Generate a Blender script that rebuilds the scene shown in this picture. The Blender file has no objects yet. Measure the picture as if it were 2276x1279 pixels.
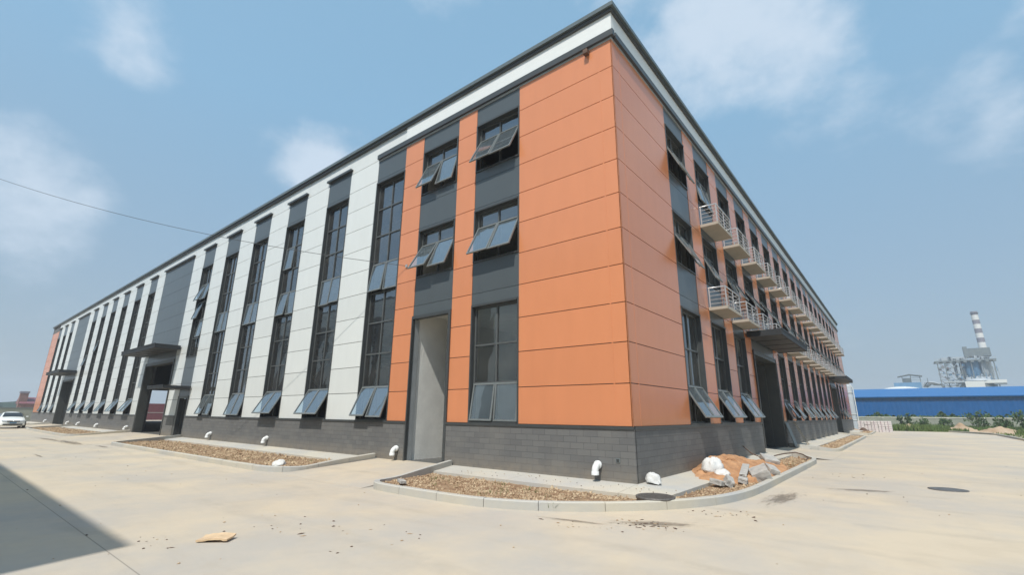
import bpy, bmesh, math, random
from mathutils import Vector, Matrix, Euler, noise
random.seed(7)
sc = bpy.context.scene
COL = sc.collection
R = math.radians
# ------------------------------------------------------------------ camera
cam = bpy.data.cameras.new('camera'); camo = bpy.data.objects.new('camera', cam); COL.objects.link(camo)
rx = Vector((0.7785484, 0.62753513, 0.00787665)); ux = Vector((0.15876001, -0.20907633, 0.96492608)); fx = Vector((-0.60717184, 0.74999116, 0.26240353))
M = Matrix((rx, ux, -fx)).transposed().to_4x4(); M.translation = Vector((4.55154, -9.8166, 1.6))
camo.matrix_world = M
cam.sensor_width = 36; cam.lens = 1037.953 / 2276 * 36; cam.clip_start = .05; cam.clip_end = 4000
sc.camera = camo
# ------------------------------------------------------------------ world, sun, exposure
SX = .29
SUN = Vector((SX, -1.0, 1.5)).normalized()
elev = math.asin(SUN.z); az = math.atan2(SUN.x, SUN.y)
w = bpy.data.worlds.new('World'); sc.world = w; w.use_nodes = True
nt = w.node_tree; nt.nodes.clear()
N = nt.nodes.new; L = nt.links.new
out = N('ShaderNodeOutputWorld'); bg = N('ShaderNodeBackground'); bg.inputs[1].default_value = .12
sky = N('ShaderNodeTexSky'); sky.sky_type = 'NISHITA'; sky.sun_disc = False; sky.sun_elevation = elev; sky.sun_rotation = az
sky.air_density = 1.3; sky.dust_density = 3.0; sky.ozone_density = 1.6; sky.altitude = 50
hs = N('ShaderNodeHueSaturation'); hs.inputs['Saturation'].default_value = .78; hs.inputs['Value'].default_value = 1.0
L(sky.outputs[0], hs.inputs['Color'])
tc = N('ShaderNodeTexCoord')
sxyz = N('ShaderNodeSeparateXYZ'); L(tc.outputs['Generated'], sxyz.inputs[0])
er = N('ShaderNodeMapRange'); er.inputs['From Min'].default_value = 0; er.inputs['From Max'].default_value = .55; L(sxyz.outputs[2], er.inputs['Value'])
air = N('ShaderNodeMix'); air.data_type = 'RGBA'; L(er.outputs[0], air.inputs['Factor']); air.inputs['A'].default_value = (1.92, 2.52, 3.15, 1); air.inputs['B'].default_value = (1.8, 3.55, 5.15, 1)
smx = N('ShaderNodeMix'); smx.data_type = 'RGBA'; smx.inputs['Factor'].default_value = .72; L(hs.outputs[0], smx.inputs['A']); L(air.outputs['Result'], smx.inputs['B'])
def wn(scale, detail, rough, off):
    m = N('ShaderNodeMapping'); m.inputs['Location'].default_value = off; m.inputs['Scale'].default_value = (1, 1, 1.5)
    L(tc.outputs['Generated'], m.inputs[0]); n = N('ShaderNodeTexNoise'); n.inputs['Scale'].default_value = scale
    n.inputs['Detail'].default_value = detail; n.inputs['Roughness'].default_value = rough; L(m.outputs[0], n.inputs['Vector']); return n
cn = wn(2.3, 9, .52, (3.1, .4, 1.2)); fn = wn(7, 8, .6, (1.2, 5.4, .3))
acc = None
blobs = [((-.14, .743, .655), .34, 1.25), ((.17, .882, .42), .16, .62), ((-.84, .073, .56), .17, .75), ((-.952, .044, .304), .20, .9),
         ((-.809, .382, .448), .12, .75), ((.31, .80, .52), .19, 1.0), ((-.50, .40, .77), .25, .7), ((-.97, .15, .12), .30, .2), ((.3, .9, .15), .25, .25)]
for d, r, a in blobs:
    vd = N('ShaderNodeVectorMath'); vd.operation = 'DISTANCE'; L(tc.outputs['Generated'], vd.inputs[0]); vd.inputs[1].default_value = Vector(d).normalized()
    mr = N('ShaderNodeMapRange'); mr.interpolation_type = 'SMOOTHSTEP'; mr.inputs['From Min'].default_value = r; mr.inputs['From Max'].default_value = 0
    mr.inputs['To Max'].default_value = a; L(vd.outputs['Value'], mr.inputs['Value'])
    if acc is None: acc = mr.outputs[0]
    else:
        m = N('ShaderNodeMath'); m.operation = 'MAXIMUM'; L(acc, m.inputs[0]); L(mr.outputs[0], m.inputs[1]); acc = m.outputs[0]
m1 = N('ShaderNodeMath'); m1.operation = 'MULTIPLY_ADD'; L(cn.outputs[0], m1.inputs[0]); m1.inputs[1].default_value = 2.1; m1.inputs[2].default_value = -1.47
m2 = N('ShaderNodeMath'); m2.operation = 'MULTIPLY_ADD'; L(acc, m2.inputs[0]); m2.inputs[1].default_value = .85; L(m1.outputs[0], m2.inputs[2])
m3 = N('ShaderNodeMath'); m3.operation = 'MULTIPLY_ADD'; L(fn.outputs[0], m3.inputs[0]); m3.inputs[1].default_value = .85; L(m2.outputs[0], m3.inputs[2]); m3.use_clamp = True
rp = N('ShaderNodeMapRange'); rp.interpolation_type = 'SMOOTHSTEP'; rp.inputs['From Min'].default_value = .28; rp.inputs['From Max'].default_value = .82; rp.inputs['To Max'].default_value = .82
L(m3.outputs[0], rp.inputs['Value'])
mx = N('ShaderNodeMix'); mx.data_type = 'RGBA'; L(rp.outputs[0], mx.inputs['Factor']); L(smx.outputs['Result'], mx.inputs['A']); mx.inputs['B'].default_value = (4.6, 5.3, 6.1, 1)
L(mx.outputs['Result'], bg.inputs[0]); L(bg.outputs[0], out.inputs[0])
sl = bpy.data.lights.new('sun', 'SUN'); sl.energy = 3.6; sl.angle = R(.6); sl.color = (1, .955, .885)
so = bpy.data.objects.new('sun', sl); COL.objects.link(so); so.rotation_euler = SUN.to_track_quat('Z', 'Y').to_euler(); so.location = (20, -60, 90)
sc.view_settings.view_transform = 'Standard'; sc.view_settings.look = 'None'; sc.view_settings.gamma = 1; sc.view_settings.exposure = .30
sc.render.engine = 'CYCLES'
cy = sc.cycles; cy.max_bounces = 8; cy.transparent_max_bounces = 16; cy.volume_bounces = 1; cy.caustics_reflective = False; cy.caustics_refractive = False

# ------------------------------------------------------------------ materials
def newmat(name):
    m = bpy.data.materials.new(name); m.use_nodes = True; return m, m.node_tree, m.node_tree.nodes['Principled BSDF']
def mat(name, col, rough=.6, metal=0, var=.12, scale=3., bump=0, bscale=40, col2=None, spec=.5, detail=6, stretch=(1, 1, 1)):
    m, t, b = newmat(name); n = t.nodes; l = t.links
    b.inputs['Roughness'].default_value = rough; b.inputs['Metallic'].default_value = metal; b.inputs['Specular IOR Level'].default_value = spec
    c = n.new('ShaderNodeTexCoord'); mp = n.new('ShaderNodeMapping'); mp.inputs['Scale'].default_value = stretch; l.new(c.outputs['Object'], mp.inputs[0])
    nz = n.new('ShaderNodeTexNoise'); nz.inputs['Scale'].default_value = scale; nz.inputs['Detail'].default_value = detail; nz.inputs['Roughness'].default_value = .6
    l.new(mp.outputs[0], nz.inputs['Vector'])
    rmp = n.new('ShaderNodeMapRange'); rmp.inputs['From Min'].default_value = .3; rmp.inputs['From Max'].default_value = .7; l.new(nz.outputs[0], rmp.inputs['Value'])
    mx = n.new('ShaderNodeMix'); mx.data_type = 'RGBA'; l.new(rmp.outputs[0], mx.inputs['Factor'])
    if col2 is None: col2 = [min(1, x * (1 + var)) for x in col]; col1 = [x * (1 - var) for x in col]
    else: col1 = col
    mx.inputs['A'].default_value = (*col1, 1); mx.inputs['B'].default_value = (*col2, 1); l.new(mx.outputs['Result'], b.inputs['Base Color'])
    if bump:
        n2 = n.new('ShaderNodeTexNoise'); n2.inputs['Scale'].default_value = bscale; n2.inputs['Detail'].default_value = 5; l.new(mp.outputs[0], n2.inputs['Vector'])
        bp = n.new('ShaderNodeBump'); bp.inputs['Strength'].default_value = bump; bp.inputs['Distance'].default_value = .02; l.new(n2.outputs[0], bp.inputs['Height']); l.new(bp.outputs[0], b.inputs['Normal'])
    return m
def panelmat(name, col, rough, dirt=.12, spec=.5):
    """coated metal cladding: rows of slightly different shade, faint rain streaks, slight oil-canning"""
    m, t, b = newmat(name); n = t.nodes; l = t.links
    b.inputs['Roughness'].default_value = rough; b.inputs['Specular IOR Level'].default_value = spec
    c = n.new('ShaderNodeTexCoord'); sp = n.new('ShaderNodeSeparateXYZ'); l.new(c.outputs['Object'], sp.inputs[0])
    ad = n.new('ShaderNodeMath'); ad.operation = 'ADD'; l.new(sp.outputs[0], ad.inputs[0]); l.new(sp.outputs[1], ad.inputs[1])
    cb = n.new('ShaderNodeCombineXYZ'); l.new(ad.outputs[0], cb.inputs[0])
    fl = n.new('ShaderNodeMath'); fl.operation = 'MULTIPLY_ADD'; l.new(sp.outputs[2], fl.inputs[0]); fl.inputs[1].default_value = 1 / .929; fl.inputs[2].default_value = -1.3586 / .929
    f2 = n.new('ShaderNodeMath'); f2.operation = 'FLOOR'; l.new(fl.outputs[0], f2.inputs[0]); l.new(f2.outputs[0], cb.inputs[1])
    wn_ = n.new('ShaderNodeTexWhiteNoise'); wn_.noise_dimensions = '1D'; l.new(f2.outputs[0], wn_.inputs['W'])
    mp = n.new('ShaderNodeMapping'); mp.inputs['Scale'].default_value = (1.3, 1.3, .35); l.new(c.outputs['Object'], mp.inputs[0])
    nz = n.new('ShaderNodeTexNoise'); nz.inputs['Scale'].default_value = 2.2; nz.inputs['Detail'].default_value = 7; l.new(mp.outputs[0], nz.inputs['Vector'])
    a1 = n.new('ShaderNodeMath'); a1.operation = 'MULTIPLY_ADD'; l.new(wn_.outputs[0], a1.inputs[0]); a1.inputs[1].default_value = dirt * .5; a1.inputs[2].default_value = 1 - dirt * .8
    a2 = n.new('ShaderNodeMath'); a2.operation = 'MULTIPLY_ADD'; l.new(nz.outputs[0], a2.inputs[0]); a2.inputs[1].default_value = dirt; l.new(a1.outputs[0], a2.inputs[2])
    vm = n.new('ShaderNodeVectorMath'); vm.operation = 'SCALE'; vm.inputs[0].default_value = col; l.new(a2.outputs[0], vm.inputs['Scale']); l.new(vm.outputs[0], b.inputs['Base Color'])
    n2 = n.new('ShaderNodeTexNoise'); n2.inputs['Scale'].default_value = .9; n2.inputs['Detail'].default_value = 2; l.new(c.outputs['Object'], n2.inputs['Vector'])
    bp = n.new('ShaderNodeBump'); bp.inputs['Strength'].default_value = .45; bp.inputs['Distance'].default_value = .02; l.new(n2.outputs[0], bp.inputs['Height']); l.new(bp.outputs[0], b.inputs['Normal'])
    return m
def plinthmat():
    m, t, b = newmat('plinth_tile'); n = t.nodes; l = t.links
    b.inputs['Roughness'].default_value = .62
    c = n.new('ShaderNodeTexCoord'); sp = n.new('ShaderNodeSeparateXYZ'); l.new(c.outputs['Object'], sp.inputs[0])
    ad = n.new('ShaderNodeMath'); ad.operation = 'ADD'; l.new(sp.outputs[0], ad.inputs[0]); l.new(sp.outputs[1], ad.inputs[1])
    cb = n.new('ShaderNodeCombineXYZ'); l.new(ad.outputs[0], cb.inputs[0]); l.new(sp.outputs[2], cb.inputs[1])
    br = n.new('ShaderNodeTexBrick'); l.new(cb.outputs[0], br.inputs['Vector']); br.inputs['Scale'].default_value = 1; br.inputs['Brick Width'].default_value = .36; br.inputs['Row Height'].default_value = .14
    br.inputs['Mortar Size'].default_value = .006; br.inputs['Color1'].default_value = (.112, .113, .113, 1); br.inputs['Color2'].default_value = (.142, .142, .138, 1); br.inputs['Mortar'].default_value = (.080, .080, .079, 1); br.inputs['Bias'].default_value = 0
    nz = n.new('ShaderNodeTexNoise'); nz.inputs['Scale'].default_value = 1.4; nz.inputs['Detail'].default_value = 8; l.new(c.outputs['Object'], nz.inputs['Vector'])
    mr = n.new('ShaderNodeMapRange'); mr.inputs['From Min'].default_value = .45; mr.inputs['From Max'].default_value = .75; mr.inputs['To Max'].default_value = .45; l.new(nz.outputs[0], mr.inputs['Value'])
    mx = n.new('ShaderNodeMix'); mx.data_type = 'RGBA'; l.new(mr.outputs[0], mx.inputs['Factor']); l.new(br.outputs[0], mx.inputs['A']); mx.inputs['B'].default_value = (.17, .165, .15, 1)
    # splashed earth near the ground
    mz = n.new('ShaderNodeMapRange'); mz.inputs['From Min'].default_value = .62; mz.inputs['From Max'].default_value = .2; l.new(sp.outputs[2], mz.inputs['Value'])
    n3 = n.new('ShaderNodeTexNoise'); n3.inputs['Scale'].default_value = 5; n3.inputs['Detail'].default_value = 8; l.new(c.outputs['Object'], n3.inputs['Vector'])
    mm = n.new('ShaderNodeMath'); mm.operation = 'MULTIPLY'; l.new(mz.outputs[0], mm.inputs[0]); l.new(n3.outputs[0], mm.inputs[1]); mm.use_clamp = True
    mx2 = n.new('ShaderNodeMix'); mx2.data_type = 'RGBA'; l.new(mm.outputs[0], mx2.inputs['Factor']); l.new(mx.outputs['Result'], mx2.inputs['A']); mx2.inputs['B'].default_value = (.24, .20, .15, 1)
    # orange earth thrown up behind the sand heap
    vd = n.new('ShaderNodeVectorMath'); vd.operation = 'DISTANCE'; l.new(c.outputs['Object'], vd.inputs[0]); vd.inputs[1].default_value = (0, 4.4, .35)
    md = n.new('ShaderNodeMapRange'); md.inputs['From Min'].default_value = 1.5; md.inputs['From Max'].default_value = .4; l.new(vd.outputs['Value'], md.inputs['Value'])
    n4 = n.new('ShaderNodeTexNoise'); n4.inputs['Scale'].default_value = 3.5; n4.inputs['Detail'].default_value = 6; l.new(c.outputs['Object'], n4.inputs['Vector'])
    m4 = n.new('ShaderNodeMath'); m4.operation = 'MULTIPLY'; l.new(md.outputs[0], m4.inputs[0]); l.new(n4.outputs[0], m4.inputs[1]); m4.use_clamp = True
    mx3 = n.new('ShaderNodeMix'); mx3.data_type = 'RGBA'; l.new(m4.outputs[0], mx3.inputs['Factor']); l.new(mx2.outputs['Result'], mx3.inputs['A']); mx3.inputs['B'].default_value = (.42, .22, .10, 1)
    l.new(mx3.outputs['Result'], b.inputs['Base Color'])
    bp = n.new('ShaderNodeBump'); bp.inputs['Strength'].default_value = .5; bp.inputs['Distance'].default_value = .006; l.new(br.outputs['Fac'], bp.inputs['Height']); bp.invert = True; l.new(bp.outputs[0], b.inputs['Normal'])
    return m
def concretemat(name, base, stains=True, joints=False):
    m, t, b = newmat(name); n = t.nodes; l = t.links
    b.inputs['Roughness'].default_value = .85; b.inputs['Specular IOR Level'].default_value = .25
    c = n.new('ShaderNodeTexCoord'); P = c.outputs['Object']
    def nz(scale, det, st=(1, 1, 1), rough=.6):
        mp = n.new('ShaderNodeMapping'); mp.inputs['Scale'].default_value = st; l.new(P, mp.inputs[0]); x = n.new('ShaderNodeTexNoise'); x.inputs['Scale'].default_value = scale; x.inputs['Detail'].default_value = det; x.inputs['Roughness'].default_value = rough; l.new(mp.outputs[0], x.inputs['Vector']); return x.outputs[0]
    def mixc(f, a, bcol):
        mx = n.new('ShaderNodeMix'); mx.data_type = 'RGBA'; l.new(f, mx.inputs['Factor'])
        if isinstance(a, tuple): mx.inputs['A'].default_value = (*a, 1)
        else: l.new(a, mx.inputs['A'])
        mx.inputs['B'].default_value = (*bcol, 1); return mx.outputs['Result']
    def rng(v, a, bb, to=1.):
        r = n.new('ShaderNodeMapRange'); r.inputs['From Min'].default_value = a; r.inputs['From Max'].default_value = bb; r.inputs['To Max'].default_value = to; l.new(v, r.inputs['Value']); return r.outputs[0]
    k = base
    col = mixc(rng(nz(.30, 7, rough=.65), .40, .60), (k[0] * .86, k[1] * .90, k[2] * .97), (k[0] * 1.07, k[1] * 1.04, k[2] * .97))
    col = mixc(rng(nz(1.3, 9, rough=.7), .42, .72, .30), col, (k[0] * 1.12, k[1] * 1.08, k[2] * 1.0))
    col = mixc(rng(nz(.55, 9, (1, 1, 1), .75), .50, .72, .40), col, (k[0] * .82, k[1] * .78, k[2] * .72))
    if stains:
        wv = n.new('ShaderNodeTexWave'); wv.wave_type = 'RINGS'; wv.inputs['Scale'].default_value = .16; wv.inputs['Distortion'].default_value = 2.5; wv.inputs['Detail'].default_value = 4; wv.inputs['Detail Scale'].default_value = 1.2
        mpw = n.new('ShaderNodeMapping'); mpw.inputs['Location'].default_value = (-14, 9, 0); l.new(P, mpw.inputs[0]); l.new(mpw.outputs[0], wv.inputs['Vector'])
        tw = n.new('ShaderNodeMath'); tw.operation = 'MULTIPLY'; l.new(rng(wv.outputs['Fac'], .93, 1.0, .55), tw.inputs[0]); l.new(rng(nz(.7, 8, rough=.75), .45, .65), tw.inputs[1])
        col = mixc(tw.outputs[0], col, (k[0] * .74, k[1] * .74, k[2] * .74))
        col = mixc(rng(nz(.9, 8, (.25, 1.6, 1), .7), .54, .74, .24), col, (k[0] * .70, k[1] * .66, k[2] * .60))
        col = mixc(rng(nz(1.1, 8, (1.5, .2, 1), .7), .56, .76, .2), col, (k[0] * .72, k[1] * .66, k[2] * .58))
        col = mixc(rng(nz(9, 6, rough=.8), .64, .74, .16), col, (k[0] * .62, k[1] * .55, k[2] * .45))
        col = mixc(rng(nz(30, 4, rough=.8), .68, .76, .25), col, (k[0] * .55, k[1] * .48, k[2] * .4))
    if joints:
        sp = n.new('ShaderNodeSeparateXYZ'); l.new(P, sp.inputs[0])
        def joint(axis, period, off, wd):
            a = n.new('ShaderNodeMath'); a.operation = 'ADD'; l.new(sp.outputs[axis], a.inputs[0]); a.inputs[1].default_value = off
            pp = n.new('ShaderNodeMath'); pp.operation = 'PINGPONG'; l.new(a.outputs[0], pp.inputs[0]); pp.inputs[1].default_value = period / 2
            r = n.new('ShaderNodeMapRange'); r.inputs['From Min'].default_value = wd; r.inputs['From Max'].default_value = wd * .3; r.inputs['To Max'].default_value = .6; l.new(pp.outputs[0], r.inputs['Value']); return r.outputs[0]
        col = mixc(joint(1, 40, 8.03, .011), col, (.15, .14, .12))
    l.new(col, b.inputs['Base Color'])
    bp = n.new('ShaderNodeBump'); bp.inputs['Strength'].default_value = .35; bp.inputs['Distance'].default_value = .01; l.new(nz(22, 8, rough=.75), bp.inputs['Height']); l.new(bp.outputs[0], b.inputs['Normal'])
    return m
def glassmat(name='window_glass', tint=(.62, .72, .74), ior=3.0, dust_sheen=.02, dcol=(.55, .53, .48)):
    m, t, b = newmat(name); n = t.nodes; l = t.links; n.remove(b)
    o = n['Material Output']; tr = n.new('ShaderNodeBsdfTransparent'); tr.inputs[0].default_value = (*tint, 1)
    gl = n.new('ShaderNodeBsdfGlossy'); gl.inputs['Roughness'].default_value = .015; gl.inputs[0].default_value = (.9, .95, 1, 1)
    fr = n.new('ShaderNodeFresnel'); fr.inputs[0].default_value = ior
    c = n.new('ShaderNodeTexCoord'); z = n.new('ShaderNodeTexNoise'); z.inputs['Scale'].default_value = 1.3; z.inputs['Detail'].default_value = 2; l.new(c.outputs['Object'], z.inputs['Vector'])
    bp = n.new('ShaderNodeBump'); bp.inputs['Strength'].default_value = .12; bp.inputs['Distance'].default_value = .02; l.new(z.outputs[0], bp.inputs['Height']); l.new(bp.outputs[0], gl.inputs['Normal'])
    mx = n.new('ShaderNodeMixShader'); l.new(fr.outputs[0], mx.inputs[0]); l.new(tr.outputs[0], mx.inputs[1]); l.new(gl.outputs[0], mx.inputs[2])
    di = n.new('ShaderNodeBsdfDiffuse'); di.inputs[0].default_value = (*dcol, 1); mx2 = n.new('ShaderNodeMixShader'); 
    z2 = n.new('ShaderNodeTexNoise'); z2.inputs['Scale'].default_value = 1.6; z2.inputs['Detail'].default_value = 6; l.new(c.outputs['Object'], z2.inputs['Vector'])
    r2 = n.new('ShaderNodeMapRange'); r2.inputs['From Min'].default_value = .4; r2.inputs['From Max'].default_value = .75; r2.inputs['To Min'].default_value = dust_sheen; r2.inputs['To Max'].default_value = dust_sheen + .05; l.new(z2.outputs[0], r2.inputs['Value']); l.new(r2.outputs[0], mx2.inputs[0])
    l.new(mx.outputs[0], mx2.inputs[1]); l.new(di.outputs[0], mx2.inputs[2]); l.new(mx2.outputs[0], o.inputs[0]); return m
MT = dict(
    orange=panelmat('orange_panel_paint', (.60, .232, .108), .24, .12, .6),
    white=panelmat('white_panel_paint', (.66, .68, .655), .30, .11),
    fascia=panelmat('white_fascia_paint', (.70, .72, .70), .38, .05),
    dark=panelmat('dark_panel_paint', (.075, .088, .094), .30, .14),
    trim=mat('dark_trim_metal', (.05, .055, .056), .4, var=.1),
    frame=mat('window_frame_metal', (.085, .092, .092), .38, var=.08),
    sash=mat('sash_frame_metal', (.15, .165, .165), .36, var=.08),
    coping=mat('roof_edge_metal', (.10, .125, .13), .38, var=.1),
    gate=mat('gate_frame_metal', (.06, .065, .062), .45, var=.12),
    canopy=mat('canopy_metal', (.028, .031, .034), .62, spec=.3, var=.1),
    soffit=mat('canopy_soffit_metal', (.03, .031, .03), .5, var=.15),
    plinth=plinthmat(), glass=glassmat(), sglass=glassmat('sash_glass', (.66, .78, .82), 4.2, .10, (.42, .52, .58)),  # sash glass: pale blue diffuse film paints in reflected sky
    backing=mat('wall_backing', (.12, .12, .12), .8), plaster=mat('interior_plaster', (.74, .74, .70), .9, col2=(.88, .88, .83), scale=1.8, detail=9, bump=.3, bscale=12),
    jamb=mat('galvanised_jamb', (.42, .45, .46), .4, var=.1, metal=.3),
    inner=mat('interior_steel', (.35, .36, .37), .5, var=.1), ifloor=mat('interior_floor', (.10, .10, .095), .6, var=.15, scale=.5),
    iroof=mat('interior_roof', (.09, .095, .10), .7), slab=mat('balcony_concrete', (.37, .335, .28), .8, var=.08, scale=2, bump=.2),
    rail=mat('galvanised_rail', (.55, .56, .57), .35, metal=.6, var=.1),
    road=concretemat('road_concrete', (.50, .437, .352), True, True), apron=concretemat('apron_concrete', (.50, .47, .41), False),
    kerb=concretemat('kerb_concrete', (.47, .45, .40), False),
    gravel=mat('gravel_soil', (.17, .095, .05), .95, col2=(.36, .25, .15), scale=5, bump=1, bscale=30, detail=10),
    stone=mat('gravel_stones', (.24, .14, .08), .9, col2=(.58, .46, .30), scale=6, detail=3),
    sand=mat('orange_sand', (.30, .15, .07), .95, col2=(.55, .31, .16), scale=3, bump=1, bscale=25, detail=9),
    pvc=mat('white_pvc', (.72, .73, .72), .3, var=.06), bag=mat('white_woven_sack', (.60, .60, .58), .8, var=.15, bump=.6, bscale=30),
    block=mat('broken_concrete', (.30, .30, .29), .9, col2=(.46, .44, .40), scale=6, bump=.8, bscale=18), rust=mat('rusty_steel', (.10, .06, .04), .8, var=.3, scale=12),
    wood=mat('weathered_timber', (.38, .33, .26), .85, var=.2, scale=8, stretch=(1, 8, 1)), card=mat('cardboard', (.58, .42, .26), .85, var=.12, scale=6),
    iron=mat('cast_iron', (.13, .12, .11), .5, metal=.3, var=.25, scale=12, bump=.5, bscale=40), black=mat('black_rubber', (.02, .02, .02), .7), bore_shade=mat('pipe_bore_shade', (.03, .03, .03), .9),
    earth=mat('earth_field', (.16, .15, .07), .95, col2=(.34, .27, .17), scale=.06, detail=10), mound=mat('bare_earth', (.30, .20, .12), .95, col2=(.44, .34, .24), scale=.8, bump=.8, bscale=3),
    grass=mat('field_grass', (.06, .11, .03), .8, col2=(.14, .19, .06), scale=.6, spec=.2), leaf=mat('shrub_leaf', (.045, .085, .035), .7, col2=(.10, .15, .055), scale=1.2, spec=.2), bark=mat('bark', (.12, .09, .07), .9),
    bluewall=mat('blue_cladding', (.002, .080, .26), .5, spec=.2, var=.08, scale=.4), blueroof=mat('blue_roof_sheet', (.008, .118, .33), .5, var=.06, scale=.3),
    maroon=mat('maroon_cladding', (.19, .075, .09), .6, var=.12), brick=mat('red_shed', (.21, .12, .105), .8, var=.2), lgrey=mat('pale_steel', (.36, .40, .43), .5, var=.08), mgrey=mat('mid_grey_steel', (.15, .175, .18), .6, var=.15, scale=.6), pwhite=mat('white_steel', (.62, .63, .60), .5, var=.05), pblue=mat('plant_blue_steel', (.10, .22, .36), .5, var=.15, scale=.5), chim=mat('chimney_concrete', (.62, .62, .60), .7, var=.06, scale=.5), chimd=mat('chimney_dark_band', (.20, .19, .22), .7, var=.1), wallc=mat('boundary_wall_render', (.28, .29, .24), .9, var=.12, scale=1), walltop=mat('boundary_wall_coping', (.60, .58, .50), .8),
    tarp=mat('pale_wrapping', (.62, .58, .57), .6, var=.12), tarpd=mat('wrapping_strap', (.30, .22, .26), .7), carp=mat('white_car_paint', (.78, .80, .78), .2, var=.01), carg=mat('car_glass', (.03, .035, .04), .06, var=.05), chrome=mat('chrome_trim', (.6, .6, .62), .15, metal=1, var=.02), lampg=mat('headlight_glass', (.35, .37, .40), .1, var=.05), wood2=mat('wooded_ridge', (.022, .042, .038), .9, col2=(.04, .065, .05), scale=.2), curtain=mat('pale_curtain', (.55, .60, .60), .8, var=.05), cable=mat('cable_sheath', (.05, .05, .05), .6), engine=mat('engine_metal', (.12, .12, .125), .4, metal=.7),
)
# ------------------------------------------------------------------ helpers
class MB:
    def __init__(s, mats): s.v = []; s.f = []; s.m = []; s.mats = mats; s.sm = []
    def face(s, pts, m=0, smooth=False):
        i = len(s.v); s.v += [tuple(p) for p in pts]; s.f.append(tuple(range(i, i + len(pts)))); s.m.append(m); s.sm.append(smooth)
    def mesh(s, vs, fs, m=0, smooth=False):
        i = len(s.v); s.v += [tuple(p) for p in vs]
        for f in fs: s.f.append(tuple(i + k for k in f)); s.m.append(m); s.sm.append(smooth)
    def box(s, x0, x1, y0, y1, z0, z1, m=0):
        if x0 > x1: x0, x1 = x1, x0
        if y0 > y1: y0, y1 = y1, y0
        vs = [(x0, y0, z0), (x1, y0, z0), (x1, y1, z0), (x0, y1, z0), (x0, y0, z1), (x1, y0, z1), (x1, y1, z1), (x0, y1, z1)]
        s.mesh(vs, [(0, 3, 2, 1), (4, 5, 6, 7), (0, 1, 5, 4), (1, 2, 6, 5), (2, 3, 7, 6), (3, 0, 4, 7)], m)
    def tube(s, pts, r, m=0, n=8, cap=True, smooth=True):
        pts = [Vector(p) for p in pts]; rs = r if isinstance(r, (list, tuple)) else [r] * len(pts)
        vs = []; fs = []; prev = None
        for i, p in enumerate(pts):
            d = (pts[min(i + 1, len(pts) - 1)] - pts[max(i - 1, 0)]).normalized()
            if prev is None: a = d.orthogonal().normalized()
            else: a = (prev - d * prev.dot(d)).normalized()
            prev = a; b = d.cross(a)
            for k in range(n):
                t = 2 * math.pi * k / n; vs.append(p + (a * math.cos(t) + b * math.sin(t)) * rs[i])
        for i in range(len(pts) - 1):
            for k in range(n):
                fs.append((i * n + k, i * n + (k + 1) % n, (i + 1) * n + (k + 1) % n, (i + 1) * n + k))
        s.mesh(vs, fs, m, smooth)
        if cap:
            s.mesh(vs[:n], [tuple(reversed(range(n)))], m); s.mesh(vs[-n:], [tuple(range(n))], m)
    def lathe(s, c, prof, m=0, n=24, smooth=True):
        vs = []; fs = []
        for r, z in prof:
            for k in range(n): t = 2 * math.pi * k / n; vs.append((c[0] + r * math.cos(t), c[1] + r * math.sin(t), c[2] + z))
        for i in range(len(prof) - 1):
            for k in range(n): fs.append((i * n + k, i * n + (k + 1) % n, (i + 1) * n + (k + 1) % n, (i + 1) * n + k))
        s.mesh(vs, fs, m, smooth)
    def build(s, name, parent=None, loc=None, rot=None, recalc=False, bevel=0):
        me = bpy.data.meshes.new(name); me.from_pydata(s.v, [], s.f)
        for mm in s.mats: me.materials.append(MT[mm])
        me.polygons.foreach_set('material_index', s.m); me.polygons.foreach_set('use_smooth', s.sm); me.update()
        if recalc:
            b = bmesh.new(); b.from_mesh(me); bmesh.ops.recalc_face_normals(b, faces=b.faces); b.to_mesh(me); b.free()
        o = bpy.data.objects.new(name, me); COL.objects.link(o)
        if parent: o.parent = parent
        if loc: o.location = loc
        if rot: o.rotation_euler = rot
        if bevel:
            bv = o.modifiers.new('bevel', 'BEVEL'); bv.width = bevel; bv.segments = 2; bv.limit_method = 'ANGLE'
        return o
def tag(o, label=None, cat=None, group=None, kind=None):
    if label: o['label'] = label
    if cat: o['category'] = cat
    if group: o['group'] = group
    if kind: o['kind'] = kind
    return o
def empty(name, loc=(0, 0, 0), rz=0, **k):
    o = bpy.data.objects.new(name, None); COL.objects.link(o); o.location = loc; o.rotation_euler = (0, 0, rz); o.empty_display_size = .3
    return tag(o, **k)
def cp(o, parent, loc=None, rot=None):
    c = o.copy(); COL.objects.link(c); c.parent = parent
    if loc is not None: c.location = loc
    if rot is not None: c.rotation_euler = rot
    return c
ROTR = (0, 0, R(90))
# ------------------------------------------------------------------ the factory
ZP, S, H5 = 1.3586, .929, 11.54
LL, LR = 83.5, 58.4
WW = 1.78
lc = [(-4.95, -3.15), (-7.63, -5.79), (-10.41, -8.65), (-14.16, -12.38), (-17.86, -16.1), (-21.65, -19.81), (-25.4, -23.5), (-29.05, -27.26),
      (-36.9, -30.95), (-40.45, -38.65), (-44.32, -42.42), (-48.15, -46.35), (-51.95, -50.2), (-55.7, -53.95), (-59.6, -57.8), (-67.3, -61.6), (-71.2, -69.35), (-75.1, -73.2), (-78.9, -77.05)]
rc = [(3.65 + 2.83 * k, 3.65 + 2.83 * k + 1.75) for k in range(18)]
fac = empty('factory_building', (0, 0, 0), label='long three-storey factory with orange corner panels and white panel wall beside grey tile plinth', cat='building')
ROWS = [ZP + S * k for k in range(11)] + [H5]
def strips(mb, segs, rows, g=.010, mb_idx=0, y0=0., y1=.03):
    for a, b in segs:
        for i in range(len(rows) - 1): mb.box(a, b, y0, y1, rows[i] + g, rows[i + 1] - g, mb_idx)
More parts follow.
